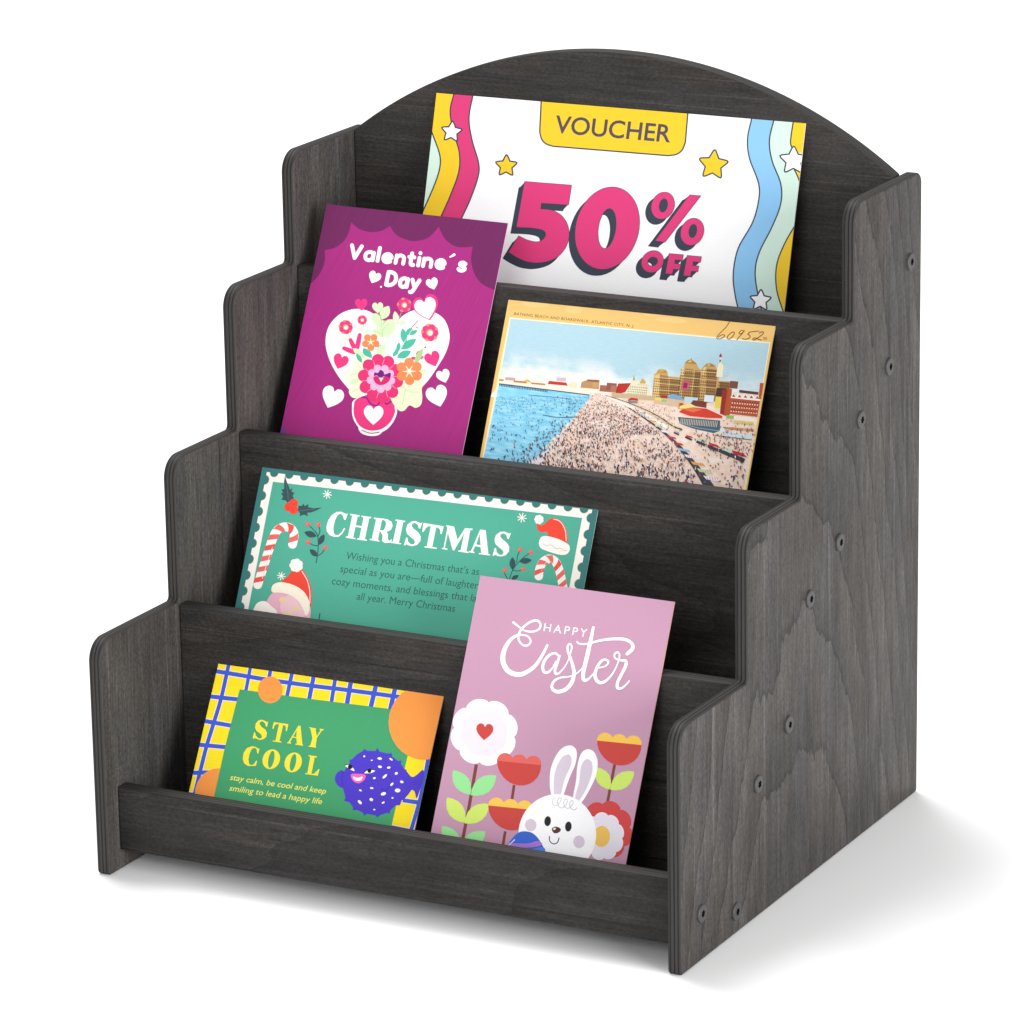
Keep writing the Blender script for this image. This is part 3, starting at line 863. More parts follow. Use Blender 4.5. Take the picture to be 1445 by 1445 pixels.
for y in (384, 410, 438):
    A.line('#EAD29A', [(826, y), (940, y + 10)], 2.2, smooth=False, caps=False)
for y in (352, 385, 420):
    A.line('#EAD29A', [(948, y), (1105, y + 13)], 2.2, smooth=False, caps=False)
box('#D4577E', 952, 402, 984, 438); box('#8A2E4A', 958, 408, 976, 432)
box('#7A4A3C', 1164, 400, 1200, 432)
# light tower
P('#F0E6C4', [(1106, 352), (1112, 325), (1118, 322), (1120, 296), (1125, 296), (1126, 324), (1134, 328), (1132, 386), (1102, 382)])
box('#C4DCE8', 1134, 342, 1158, 380); rows('#6E8798', 1135, 344, 1157, 380, 4, 5, .4, .4); P('#B02340', [(1114, 294), (1117, 284), (1121, 278), (1126, 285), (1127, 296)]); box('#5A6A72', 1117, 306, 1124, 316)
# shops along the boardwalk
box('#C9B08A', 640, 452, 830, 472); box('#D8B898', 830, 470, 960, 500, .14); box('#A8C8DC', 892, 462, 950, 480); P('#7CA6C4', [(886, 478), (905, 458), (945, 466), (958, 486)]); box('#BCD6E6', 962, 470, 1022, 492); box('#A8382C', 858, 464, 886, 476); box('#E8D45A', 832, 476, 862, 486); box('#8CC47A', 862, 482, 882, 492)
P('#7A3A2C', [(1000, 486), (1060, 490), (1058, 520), (985, 508)]); box('#DCE6F2', 1052, 462, 1094, 492); box('#EAD25A', 1100, 470, 1140, 520); box('#D9B24A', 935, 500, 985, 524); box('#4A3428', 1104, 432, 1148, 468); box('#B24A2E', 940, 498, 956, 516)
P('#B2542E', [(1148, 432), (1172, 436), (1160, 560), (1132, 552)]); P('#9A2A28', [(1130, 440), (1152, 440), (1136, 552), (1118, 545)])
# red gabled hotel
P('#B65232', [(1168, 470), (1298, 482), (1284, 560), (1155, 545)])
P('#F1E9DC', [(1168, 468), (1180, 452), (1190, 466), (1204, 448), (1216, 470), (1230, 452), (1244, 472), (1258, 456), (1272, 474), (1286, 462), (1300, 480), (1298, 490), (1166, 476)])
for i in range(5):
    x = 1180 + i * 26
    P('#A8452C', [(x - 8, 470 + i * 2), (x, 459 + i * 2), (x + 8, 472 + i * 2)])
rows('#F3E6D2', 1170, 490, 1292, 545, 11, 3, .4, .3); rows('#6A2A22', 1174, 482, 1292, 540, 11, 3, .35, .35); P('#B8502E', [(1296, 410), (1312, 410), (1300, 482), (1290, 480)]); box('#5A3A44', 1205, 440, 1290, 452, .12)
box('#8FBE5C', 1148, 552, 1180, 566); box('#EEE6DA', 1182, 556, 1275, 572); box('#D8C27A', 1180, 575, 1270, 592); box('#C08868', 1100, 600, 1270, 612)
# round pavilion with a red roof
P('#EBD98A', [(940, 512), (985, 500), (1010, 512), (1000, 524), (940, 522)])
P('#46606E', [(932, 560), (1120, 576), (1118, 622), (1090, 632), (1000, 612), (940, 590)]); rows('#D8C8B4', 945, 558, 1112, 590, 22, 1, .35, .8); A.line('#8FA6B2', [(938, 582), (1010, 606), (1116, 622)], 3)
P('#D3402C', [(936, 538), (955, 525), (1000, 518), (1060, 524), (1130, 556), (1128, 566), (1060, 564), (985, 556)]); P('#E4704E', [(955, 527), (1000, 519), (1040, 528), (1000, 540)])
P('#C8342C', [(708, 486), (725, 474), (752, 478), (758, 488)]); P('#7A8A86', [(712, 488), (756, 490), (754, 500), (712, 498)])
# pale kiosks, walkways and rows of awnings
P('#D7E2E8', [(1118, 616), (1130, 598), (1142, 618), (1140, 632), (1118, 630)]); P('#CFE0EA', [(1136, 626), (1262, 640), (1256, 662), (1130, 646)]); A.line('#55636E', [(1090, 640), (1160, 650), (1258, 662)], 4)
A.line('#F4EEE4', [(600, 462), (700, 505), (800, 556), (880, 604)], [6, 9, 12, 16]); A.line('#E9DEA0', [(740, 505), (800, 535), (880, 580), (930, 605)], [4, 6, 8, 8])
A.line('#4A4A4C', [(610, 464), (720, 500), (830, 548), (910, 600), (950, 615)], [2, 3, 4, 6, 5]); A.line('#3F454E', [(715, 520), (790, 570), (850, 612), (905, 660), (950, 705), (1010, 780), (1065, 860), (1080, 890)], [4, 6, 9, 13, 17, 26, 40, 44])
pal = ['#C63A40', '#8FB6D8', '#E8E4F2', '#E3A24A', '#B7DCA8', '#EAEAF4', '#C63A60']
for i in range(13):
    u = i / 12
    x = 745 + 300 * u ** 1.15; y = 528 + 292 * u ** 1.35; s = 10 + 34 * u
    P(pal[i % 7], [(x, y), (x + s * 1.5, y + s * .30), (x + s * 1.75, y + s * .62), (x + s * .3, y + s * .38)])
    if i > 8:
        for j in range(5):
            a = x + s * .35 + j * s * .25
            P('#D88C8C', [(a, y + s * .16), (a + s * .08, y + s * .18), (a + s * .17, y + s * .46), (a + s * .09, y + s * .44)])
for i in range(6):
    u = i / 5
    x = 915 + 250 * u; y = 625 + 90 * u; s = 22 + 40 * u
    A.line('#3A3E48', [(x, y + s * .2), (x + s, y + s * .65)], s * .3, smooth=False, caps=False)
    P(['#8FA6C0', '#C63A40', '#B7DCC0', '#C8343A', '#C3DCC6', '#C8303C'][i], [(x + s * .1, y - s * .12), (x + s * .9, y + s * .1), (x + s * 1.25, y + s * .42), (x + s * .25, y + s * .18)])
A.line('#3C566A', [(270, 463), (360, 470), (460, 481)], 2.5, smooth=False, caps=False); A.line('#33475A', [(335, 552), (400, 562), (490, 560)], [3, 3, 4])
# the crowd: little figures, smaller with distance, never on top of one another
def crowd(n, inside, cols, dense=1.0):
    packs = {c: ([], [], set()) for c in cols}
    order = list(cols)
    for _ in range(n):
        x, y = random.uniform(80, 1280), random.uniform(450, 905)
        if not inside(x, y):
            continue
        u = (y - 445) / 430
        h = (4.5 + 17 * u) * random.uniform(.6, 1.15) * dense; w = (2.0 + 5.0 * u) * random.uniform(.7, 1.2)
        c = order[min(int(random.random() ** 1.5 * len(order)), len(order) - 1)]
        vs, ts, used = packs[c]
        k = random.random()
        if k < .25:
            h, w = h * .55, w * 1.5
        r = max(h, w) / 2 + 1
        span = [(int((x + i) // 3), int((y + j) // 3)) for i in range(int(-r), int(r) + 4, 3) for j in range(int(-r), int(r) + 4, 3)]
        if any(q in used for q in span):
            continue
        used.update(span)
        b = len(vs); a = random.uniform(-.5, .3) + (random.uniform(-1.2, 1.2) if k < .3 else 0)
        ca, sa = math.cos(a), math.sin(a)
        prof_ = ((-.12, -.5), (.14, -.5), (.30, -.28), (.5, -.1), (.28, .15), (.34, .5), (.10, .46), (.02, .2), (-.16, .5), (-.36, .46), (-.26, .05), (-.48, -.18), (-.24, -.3))
        pts = [(px * w * random.uniform(.7, 1.3), py * h) for px, py in prof_]
        vs += [(x, y)] + [(x + ca * px - sa * py, y + sa * px + ca * py) for px, py in pts]
        m = len(pts)
        ts += [(b, b + 1 + i, b + 1 + (i + 1) % m) for i in range(m)]
    for c in order:
        if packs[c][0]:
            A.tris(packs[c][0], packs[c][1], c)
LANE = ((455, 590), (465, 612), (520, 700), (570, 775), (612, 835), (660, 888), (705, 930), (780, 985), (860, 1030), (910, 1055))
def lane_x(y):
    for (y0, x0), (y1, x1) in zip(LANE, LANE[1:]):
        if y <= y1:
            return x0 + (x1 - x0) * (y - y0) / (y1 - y0)
    return LANE[-1][1]
from mathutils import noise as mnoise
def on_sand(x, y):
    if mnoise.noise(Vector((x * .016, y * .03, 0.7))) < -.08 and random.random() < (.45 if y < 640 else .8):
        return False
    if y > 640 and x > 620 + (y - 640) * .6 and random.random() > .6:
        return False
    shore = 556 - (y - 460) * .72 if y < 555 else (492 - (y - 555) * .86 if y < 690 else 376 - (y - 690) * 1.05 + 45)
    return y > 457 + (x - 540) * .03 and shore < x < lane_x(y) - 12 and y < 905
def past_lane(x, y):
    lane = 700 + (y - 500) * 1.2 if y < 620 else 985 + (y - 620) * .55
    return y > 600 + (x - 900) * .16 and lane < x < 1262 - (y - 600) * .14 and random.random() < .35
def in_sea(x, y):
    left = 139 - (y - 412) * .2
    if y < 470 or x < left + 10:
        return False
    if y < 545:
        return x < 520 and random.random() < (1 if y < 512 else .35)
    return x < 470 - (y - 560) * .95 and random.random() < .14
def on_walk(x, y):
    """the boardwalk and the strip of sand below the hotels"""
    lane = 640 + (y - 465) * 1.35
    return 462 + max(0, x - 600) * .20 < y < 500 + max(0, x - 600) * .34 and x > lane - 10 and x < 1285 and not (920 < x < 1135 and 500 < y < 640)
def up_shore(x, y):
    return on_sand(x, y) or (x > 498 - (y - 455) * .98 and y < 790 and in_water(x, y) and random.random() < .55)
def in_water(x, y):
    return 455 < y < 800 and 190 < x < 560
PALE = ('#F6F0EE', '#F3D9CE', '#E9C9BE', '#F8F4F2', '#D9B8B0')
CR = ('#463A40', '#5C4648', '#2C2F3C', '#7C5248', '#3A3640', '#A8323C', '#6A4A50', '#F2ECEA', '#B07A66', '#33507A', '#8A3A4A', '#4A4048')
crowd(9000, on_sand, PALE)
crowd(6500, up_shore, CR, 1.1)
crowd(9000, lambda x, y: on_sand(x, y) and y < 640, CR, .9)
crowd(3000, lambda x, y: on_sand(x, y) and y > 600, CR, 1.45)
crowd(2600, lambda x, y: 458 < y < 900 and abs(x - lane_x(y)) < 10 + (y - 455) * .05, ('#2C2F3A', '#4A464C', '#E9E2EC', '#A8424A', '#6A6470'), 1.0)
crowd(5000, on_sand, PALE, .9)
crowd(5200, past_lane, CR)
crowd(9000, on_walk, ('#5A4640', '#F4EEE8', '#3E3438', '#A8786A', '#B03A3A', '#E8D8C8'))
crowd(9000, in_sea, ('#24405A', '#34566E', '#1E3448', '#466A84', '#2A4C66'), 1.1)
crowd(260, lambda x, y: in_sea(x, y) and y > 620, ('#A8323C', '#6A4A48'))
A.text('#6B4A24', 'BATHING BEACH AND BOARDWALK, ATLANTIC CITY, N. J.', (205, 108), (737, 163), (3, -12), weight=.004, spacing=1.12)
A.view(970, 430, .09689)
PEN = '#5E3A20'
for s in ([(615, 250), (560, 330), (490, 400), (440, 455), (430, 488), (465, 497), (520, 478), (545, 448), (520, 435), (470, 455), (450, 480)],
          [(650, 402), (600, 440), (580, 480), (610, 500), (655, 465), (684, 420), (672, 396), (640, 405)],
          [(825, 385), (790, 372), (755, 405), (760, 425), (800, 410), (832, 378)], [(832, 378), (790, 430), (745, 480), (722, 512)],
          [(905, 400), (880, 430), (905, 440), (915, 465), (880, 495), (820, 500), (805, 488)], [(905, 400), (970, 388), (1045, 383)],
          [(1050, 415), (1085, 392), (1110, 405), (1085, 440), (1020, 485), (968, 515), (955, 500), (985, 482), (1030, 500), (1080, 515)]):
    A.line(PEN, s, 11)
A.text('#A8742E', '30', (1098, 505), (1160, 512), (6, -38), weight=.01)
A.make('picture_postcard', (-0.02731, 0.14531, 0.15500), 0.43874, 0.00505, BUFF, '#F0DDB0', 'vintage picture postcard of a crowded bathing beach with a buff border')

# ---- green christmas card with a stamp edge
A = Print(178.507, 90.909, (0.402702,0.078237276,-200.69454,0.048626449,-0.35427579,310.48301,7.999076e-05,3.7966346e-05))
TEALD, CREAM, GREEN, RED, LEAFD = '#3B7B78', '#FDF5EE', '#53AE96', '#EE4A38', '#3A5458'
Wm, Hm = A.w, A.h
A.poly(CREAM, [(2.9, 2.9), (Wm - 2.9, 2.9), (Wm - 2.9, Hm - 2.9), (2.9, Hm - 2.9)], raw=True)
A.poly(GREEN, [(7.2, 7.2), (Wm - 7.2, 7.2), (Wm - 7.2, Hm - 7.2), (7.2, Hm - 7.2)], raw=True)
def bump(x, y):
    A.poly('#C9C08A', ell(x, y, 2.4, n=20), raw=True)
    A.poly(TEALD, ell(x, y, 2.2, n=20), raw=True)
nx, ny = 21, 11
for i in range(nx):
    x = 2.9 + (Wm - 5.8) * (i + .5) / nx
    bump(x, 2.7); bump(x, Hm - 2.7)
for i in range(ny):
    y = 2.9 + (Hm - 5.8) * (i + .5) / ny
    bump(2.7, y); bump(Wm - 2.7, y)
for q in ([(0, 0), (Wm, 0), (Wm, 2.8), (0, 2.8)], [(0, Hm - 2.8), (Wm, Hm - 2.8), (Wm, Hm), (0, Hm)], [(0, 2.8), (2.8, 2.8), (2.8, Hm - 2.8), (0, Hm - 2.8)], [(Wm - 2.8, 2.8), (Wm, 2.8), (Wm, Hm - 2.8), (Wm - 2.8, Hm - 2.8)]):
    A.poly(TEALD, q, raw=True)
A.view(450, 710, .19377)
esses = [(755, 140), (738, 185), (728, 183), (722, 158), (700, 143), (680, 150), (676, 165), (690, 185), (722, 210), (742, 240), (740, 275), (715, 303), (680, 313), (650, 306), (640, 298), (628, 308), (619, 305), (636, 250), (646, 250), (650, 280), (668, 298), (690, 300), (700, 285), (695, 268), (670, 248), (642, 222), (634, 190), (645, 155), (675, 133), (705, 130), (730, 140), (742, 146)]
for g in (
    [[(212, 74), (195, 122), (184, 120), (176, 92), (158, 76), (138, 85), (118, 125), (106, 175), (108, 215), (122, 233), (142, 232), (165, 212), (184, 180), (193, 183), (172, 222), (145, 244), (110, 245), (78, 232), (58, 205), (55, 170), (68, 125), (95, 85), (130, 63), (165, 62), (185, 72), (200, 78)]],
    [[(230, 76), (298, 88), (296, 98), (283, 97), (250, 250), (268, 254), (266, 262), (196, 251), (199, 241), (212, 242), (243, 90), (228, 87)]], [[(312, 90), (382, 101), (380, 110), (367, 110), (335, 262), (350, 265), (348, 274), (278, 264), (280, 254), (294, 256), (326, 104), (310, 100)]], [[(268, 160), (318, 168), (315, 180), (266, 172)]],
    [[(402, 104), (462, 112), (430, 268), (442, 272), (440, 280), (370, 268), (373, 258), (386, 260), (417, 118), (400, 114)]], [[(455, 110), (500, 117), (530, 135), (538, 165), (525, 195), (490, 210), (444, 206), (446, 197), (470, 198), (482, 180), (490, 150), (486, 130), (470, 122), (453, 121)]], [[(450, 200), (490, 205), (505, 225), (503, 260), (512, 275), (530, 262), (533, 270), (515, 288), (480, 290), (460, 275), (465, 235), (452, 212)]],
    [[(560, 118), (630, 128), (628, 138), (615, 138), (583, 288), (600, 292), (598, 300), (520, 288), (523, 278), (540, 280), (572, 131), (557, 128)]],
    [esses],
    [[(762, 144), (910, 168), (895, 225), (884, 224), (884, 195), (868, 178), (855, 176), (826, 318), (860, 325), (858, 333), (768, 322), (770, 313), (786, 315), (815, 168), (800, 167), (780, 180), (762, 210), (752, 208)]],
    [[(930, 160), (985, 170), (1010, 265), (1065, 182), (1120, 185), (1118, 195), (1103, 196), (1075, 350), (1092, 355), (1090, 363), (1015, 352), (1017, 343), (1032, 345), (1058, 220), (985, 345), (975, 343), (940, 215), (918, 325), (938, 332), (936, 340), (895, 333), (897, 325), (908, 326), (935, 185), (935, 172), (928, 170)]],
    [[(1175, 192), (1215, 196), (1235, 370), (1248, 373), (1246, 381), (1165, 371), (1167, 362), (1182, 363), (1178, 320), (1140, 313), (1120, 350), (1135, 355), (1133, 364), (1092, 357), (1095, 348), (1108, 347)], [(1172, 225), (1178, 305), (1146, 300)]],
    [[(x + 645, y + 76) for x, y in esses]]):
    A.poly(CREAM, *g)
A.view(320, 640, .37370)
TXT = '#35605E'
A.text(TXT, "Wishing you a Christmas that\u2019s as", (449, 398), (951, 459), (6, -27), weight=-.001)
A.text(TXT, 'special as you are\u2014full of laughter', (427, 447), (948, 511), (6, -27), weight=-.001)
A.text(TXT, 'cozy moments, and blessings that last', (395, 493), (969, 563), (6, -27), weight=-.001)
A.text(TXT, 'all year. Merry Christmas', (489, 551), (860, 598), (6, -27), weight=-.001)
A.line('#2E4A50', [(352, 604), (346, 640)], 4, smooth=False)
def flake(x, y, r):
    for i in range(4):
        a = .2 + PI * i / 4
        A.line(CREAM, [(x - r * math.cos(a), y - r * math.sin(a)), (x + r * math.cos(a), y + r * math.sin(a))], r * .2, smooth=False)
flake(380, 154, 16); flake(1115, 242, 17); flake(206, 462, 15)
A.view(330, 660, .15217)
# holly
A.poly(LEAFD, [(475, 75), (492, 130), (512, 178), (520, 205), (545, 185), (534, 222), (563, 232), (545, 262), (560, 282), (532, 300), (500, 325), (478, 302), (440, 296), (458, 268), (437, 235), (460, 232), (440, 205), (468, 195), (466, 130)])
A.poly(LEAFD, [(595, 395), (600, 352), (635, 352), (640, 330), (660, 355), (692, 335), (690, 365), (740, 375), (818, 368), (770, 395), (715, 415), (680, 418), (690, 448), (648, 435), (610, 450), (614, 425)])
A.line('#5A7A7C', [(482, 130), (500, 230), (505, 300)], 5); A.line('#5A7A7C', [(610, 400), (680, 390), (760, 382)], 5)
for x, y in ((555, 330), (510, 365), (555, 390)):
    A.poly(RED, ell(x, y, 42)); A.poly('#D93A2C', ell(x - 4, y + 10, 8))
# candy cane
def cane(path, w, n, cap):
    pts = spline([(p[0], p[1], w) for p in path], False, 14)
    A.line(CREAM, [p[:2] for p in pts], w, smooth=False, caps=True)
    L = [0]
    for i in range(1, len(pts)):
        L.append(L[-1] + math.hypot(pts[i][0] - pts[i - 1][0], pts[i][1] - pts[i - 1][1]))
    def at(s):
        s = max(0, min(L[-1] - 1e-6, s))
        i = max(k for k in range(len(L) - 1) if L[k] <= s)
        u = (s - L[i]) / (L[i + 1] - L[i])
        x = pts[i][0] + (pts[i + 1][0] - pts[i][0]) * u; y = pts[i][1] + (pts[i + 1][1] - pts[i][1]) * u
        dx, dy = pts[i + 1][0] - pts[i][0], pts[i + 1][1] - pts[i][1]
        l = math.hypot(dx, dy)
        return x, y, -dy / l, dx / l
    step = L[-1] / n
    for k in range(n):
        s0 = k * step + step * .25
        la, lb = [], []
        for q in (-.5, -.25, 0, .25, .5):
            for lst, off in ((la, 0), (lb, step * .5)):
                x, y, nx_, ny_ = at(s0 + off + q * w * .55)
                lst.append((x + nx_ * q * w, y + ny_ * q * w))
        A.poly('#EC6A66' if k % 3 else '#E9574E', la + lb[::-1])
    A.line('#FBE3DC', [(at(s)[0] + at(s)[2] * w * .28, at(s)[1] + at(s)[3] * w * .28) for s in (L[-1] * .08, L[-1] * .2, L[-1] * .33, L[-1] * .45)], 5)
cane([(222, 1085), (262, 960), (320, 780), (365, 650), (405, 580), (470, 548), (530, 565), (560, 620), (545, 710)], 82, 8, True)
A.view(320, 640, .37370)
# berry sprigs
def sprig(stems, leaves, berries):
    for s in stems:
        A.line(LEAFD, s, 3.6)
    for p, q, w in leaves:
        A.poly(LEAFD, leaf(p, q, w)); A.line('#2A4046', [p, q], 1.6, smooth=False, caps=False)
    for x, y in berries:
        A.poly('#EF5B57', ell(x, y, 8.5)); A.poly('#F48A80', ell(x - 2, y - 2, 3))
sprig([[(338, 412), (345, 360), (343, 310), (325, 285), (308, 268)], [(345, 312), (352, 292), (346, 270)], [(343, 348), (328, 346), (310, 336)], [(346, 385), (360, 375), (372, 356)]],
      [((340, 312), (293, 297), .5), ((348, 345), (368, 305), .5), ((343, 388), (314, 362), .55)], [(307, 267), (346, 268), (308, 334), (372, 355)])
A.view(700, 690, .11073)
def s2(p):
    return p
for st in ([(170, 1150), (215, 1030), (300, 920), (380, 850), (440, 812)], [(265, 935), (275, 850), (310, 780)], [(218, 1035), (280, 1045), (340, 1025)], [(150, 1150), (115, 1085), (110, 1035)]):
    A.line(LEAFD, st, 11)
for p, q, w in (((212, 1030), (210, 870), .5), ((300, 925), (455, 905), .5), ((195, 1150), (290, 1100), .5)):
    A.poly(LEAFD, leaf(p, q, w)); A.line('#2A4046', [p, q], 5, smooth=False, caps=False)
for x, y in ((310, 775), (445, 805), (112, 1035), (345, 1022)):
    A.poly('#EF5B57', ell(x, y, 28)); A.poly('#F48A80', ell(x - 6, y - 6, 10))
# felt hat and second cane
A.blob(RED, [(520, 440), (560, 460), (610, 450), (660, 400), (720, 370), (800, 385), (860, 440), (900, 530), (915, 620), (900, 690), (780, 640), (665, 610), (660, 570), (640, 545), (590, 555), (540, 530), (522, 485)])
A.line('#FBD9CC', [(735, 385), (800, 402), (850, 455), (885, 540), (895, 660)], 12)
A.poly(CREAM, scallop(548, 388, 60, 7, .14))
A.blob(CREAM, [(590, 605), (680, 605), (800, 640), (900, 690), (938, 730), (935, 790), (890, 835), (800, 835), (680, 800), (580, 760), (550, 715), (553, 655)])
A.line('#B89C98', [(598, 695), (640, 720), (700, 712), (760, 755), (820, 755), (870, 785), (905, 780)], 6)
cane([(545, 1110), (555, 1020), (600, 930), (680, 890), (760, 930), (805, 1030), (835, 1150), (860, 1280), (870, 1400)], 110, 7, True)
# the other hat, pulled over a pink bauble in a heap of snow
A.view(330, 660, .15217)
A.poly('#EDB3C4', ell(500, 1330, 215, 225)); A.poly('#F4C9D2', ell(560, 1290, 130, 120))
A.poly('#F3D2A8', ell(455, 1225, 34, 30)); A.poly('#F3D2A8', ell(575, 1305, 34, 28)); A.poly('#F3D2A8', ell(500, 1360, 36, 30))
A.blob(CREAM, [(190, 1300), (225, 1250), (290, 1238), (350, 1285), (400, 1335), (380, 1420), (150, 1420)])
A.blob(RED, [(440, 1060), (500, 1010), (540, 960), (625, 935), (680, 1010), (715, 1100), (722, 1200), (705, 1290), (600, 1150), (520, 1090)])
A.line('#FBD9CC', [(632, 960), (680, 1040), (706, 1150), (706, 1255)], 9)
A.poly(CREAM, scallop(580, 905, 64, 7, .14))
A.blob('#FDF3DC', [(352, 1110), (380, 1075), (450, 1062), (560, 1090), (650, 1150), (700, 1240), (700, 1330), (670, 1375), (650, 1330), (610, 1250), (540, 1190), (450, 1160), (360, 1155)])
A.make('christmas_card', (-0.12987, 0.08838, 0.08500), 0.45957, 0.00938, TEALD, '#CFE0DA', 'green christmas card with a white stamp edge, candy canes and holly')

# ---- small plaid card with a puffer fish
A = Print(119.990, 82.181, (0.40177884,0.092538461,-210.52712,0.055814858,-0.35414378,402.64513,7.8941423e-05,5.1794084e-05))
A.view(250, 920, .26990)
YL, BLU, EDGE, ORN, GRE = '#FBE024', '#3E5CCB', '#FBE6DA', '#F79A48', '#45A06C'
ver = [[(272, 55), (232, 235), (192, 370), (152, 500), (112, 660), (80, 790)], [(385, 70), (362, 190), (330, 330)], [(489, 90), (470, 200)], [(602, 105), (575, 230)], [(716, 118), (690, 250)], [(828, 132), (806, 268)], [(910, 148), (886, 285)], [(1042, 165), (1010, 300)], [(1142, 180), (1112, 310)]]
hor = [[(200, 100), (300, 116), (480, 146), (700, 176), (900, 200), (1200, 240)], [(170, 232), (320, 248)], [(140, 360), (290, 386)], [(108, 484), (262, 498)], [(70, 632), (225, 628)], [(40, 738), (200, 770)]]
rig = [[(1312, 560), (1288, 690), (1262, 800), (1215, 960)], [(1180, 775), (1300, 792)], [(1090, 912), (1250, 945)], [(1290, 655), (1330, 668)]]
wv = [20, 18, 20, 20, 22, 20, 24, 24, 24]
allv = [(l, w) for l, w in zip(ver, wv)] + [(l, 22) for l in hor] + [(l, w) for l, w in zip(rig, (20, 22, 26, 16))]
for l, w in allv:
    A.line(EDGE, l, w + 8, caps=False)
for l, w in allv:
    A.line(BLU, l, w, caps=False)
A.poly(ORN, ell(215, 742, 122, 134)); 
A.poly(GRE, [(328, 195), (640, 238), (1115, 298), (1265, 318), (1200, 565), (1108, 965), (160, 900), (191, 765), (250, 500)])
A.poly(ORN, ell(487, 198, 64, 70)); A.poly(ORN, ell(1292, 368, 186, 196))
A.view(330, 1000, .10381)
YT = '#F8E03C'
for g in (
    [[(468, 180), (450, 248), (440, 245), (425, 200), (395, 170), (360, 178), (350, 205), (375, 245), (430, 285), (452, 330), (440, 385), (400, 415), (350, 425), (305, 405), (280, 398), (270, 410), (257, 398), (278, 318), (290, 322), (300, 365), (335, 405), (375, 405), (385, 380), (370, 345), (310, 300), (290, 255), (300, 200), (335, 160), (385, 150), (425, 165), (450, 180), (458, 178)]],
    [[(545, 183), (742, 210), (722, 305), (708, 302), (710, 250), (690, 225), (672, 222), (620, 440), (650, 447), (646, 460), (530, 445), (532, 432), (568, 435), (615, 210), (585, 208), (558, 225), (538, 275), (524, 270)]],
    [[(880, 230), (908, 233), (932, 485), (942, 488), (940, 503), (838, 488), (840, 474), (860, 475), (852, 400), (800, 390), (765, 455), (780, 462), (776, 475), (725, 467), (730, 455), (742, 455)], [(857, 288), (851, 386), (808, 378)]],
    [[(1028, 252), (1120, 268), (1118, 278), (1112, 285), (1128, 375), (1182, 290), (1165, 285), (1167, 272), (1225, 280), (1220, 293), (1200, 295), (1130, 395), (1112, 510), (1120, 515), (1115, 530), (1015, 515), (1018, 503), (1040, 503), (1070, 400), (1042, 265), (1025, 262)]],
    [[(350, 545), (332, 612), (320, 612), (310, 550), (285, 530), (245, 545), (215, 610), (200, 690), (210, 750), (235, 768), (275, 755), (305, 705), (318, 707), (302, 775), (280, 778), (240, 778), (190, 778), (140, 740), (122, 680), (135, 600), (180, 535), (250, 510), (300, 522), (330, 540)]],
    [sl(510, 687, 118, 134), sl(510, 688, 40, 116, .18)], [sl(808, 730, 117, 134), sl(806, 730, 40, 116, .18)],
    [[(1015, 632), (1132, 648), (1128, 663), (1100, 662), (1055, 885), (1090, 885), (1125, 855), (1152, 820), (1165, 822), (1142, 910), (970, 888), (972, 875), (1000, 877), (1042, 650), (1013, 645)]]):
    A.poly(YT, *g)
A.view(250, 920, .26990)
A.text('#F4EE6A', 'stay calm, be cool and keep', (275, 668), (776, 742), (8, -29), weight=.006, shear=.12)
A.text('#F4EE6A', 'smiling to lead a happy life', (271, 724), (755, 796), (8, -29), weight=.006, shear=.12)
A.view(450, 1040, .12457)
FISH = '#4E3BC6'
tail = [(960, 380), (1050, 450), (1110, 428), (1178, 372), (1192, 440), (1165, 540), (1128, 650), (1105, 690), (1085, 620), (1052, 600), (1005, 660), (940, 700)]
A.blob(FISH, tail)
A.poly(FISH, [(345, 255), (375, 252), (440, 190), (500, 158), (512, 132), (548, 155), (640, 158), (665, 124), (690, 166), (790, 188), (826, 176), (832, 218), (900, 272), (938, 262), (930, 302), (970, 360), (998, 374), (988, 405), (1030, 470), (1020, 600), (980, 680), (945, 705), (918, 772), (868, 774), (810, 832), (803, 868), (770, 860), (692, 886), (664, 914), (640, 887), (540, 870), (512, 894), (500, 856), (432, 826), (384, 828), (386, 790), (350, 742), (286, 722), (302, 680), (270, 570), (262, 480), (280, 400), (312, 345), (352, 290)])
A.blob(FISH, [(275, 380), (220, 395), (185, 450), (192, 515), (235, 565), (285, 572), (300, 470)])
A.line('#2E2378', [(282, 392), (262, 470), (272, 552)], 5); A.line('#2E2378', [(785, 430), (828, 490), (800, 562), (740, 606), (708, 575)], 5)
for x0 in (1060, 1080):
    A.line('#3A2C9E', [(x0 - 10, 520 + (x0 - 1060)), (x0 + 60, 505 + (x0 - 1060))], 4, smooth=False)
def eye(pts, px, py, rx, ry):
    A.blob('#FBFAF4', pts, 4); A.poly('#17151C', ell(px, py, rx, ry)); A.line('#17151C', pts[:3], 8)
eye([(294, 318), (345, 312), (385, 345), (405, 385), (360, 368)], 355, 338, 25, 27)
eye([(510, 404), (562, 368), (640, 375), (605, 404), (545, 412)], 574, 382, 22, 25)
A.blob('#EF67B4', [(363, 425), (440, 415), (527, 430), (512, 490), (448, 524), (388, 495)]); A.blob('#FDFBF6', [(388, 448), (440, 462), (494, 448), (484, 484), (440, 497), (404, 482)])
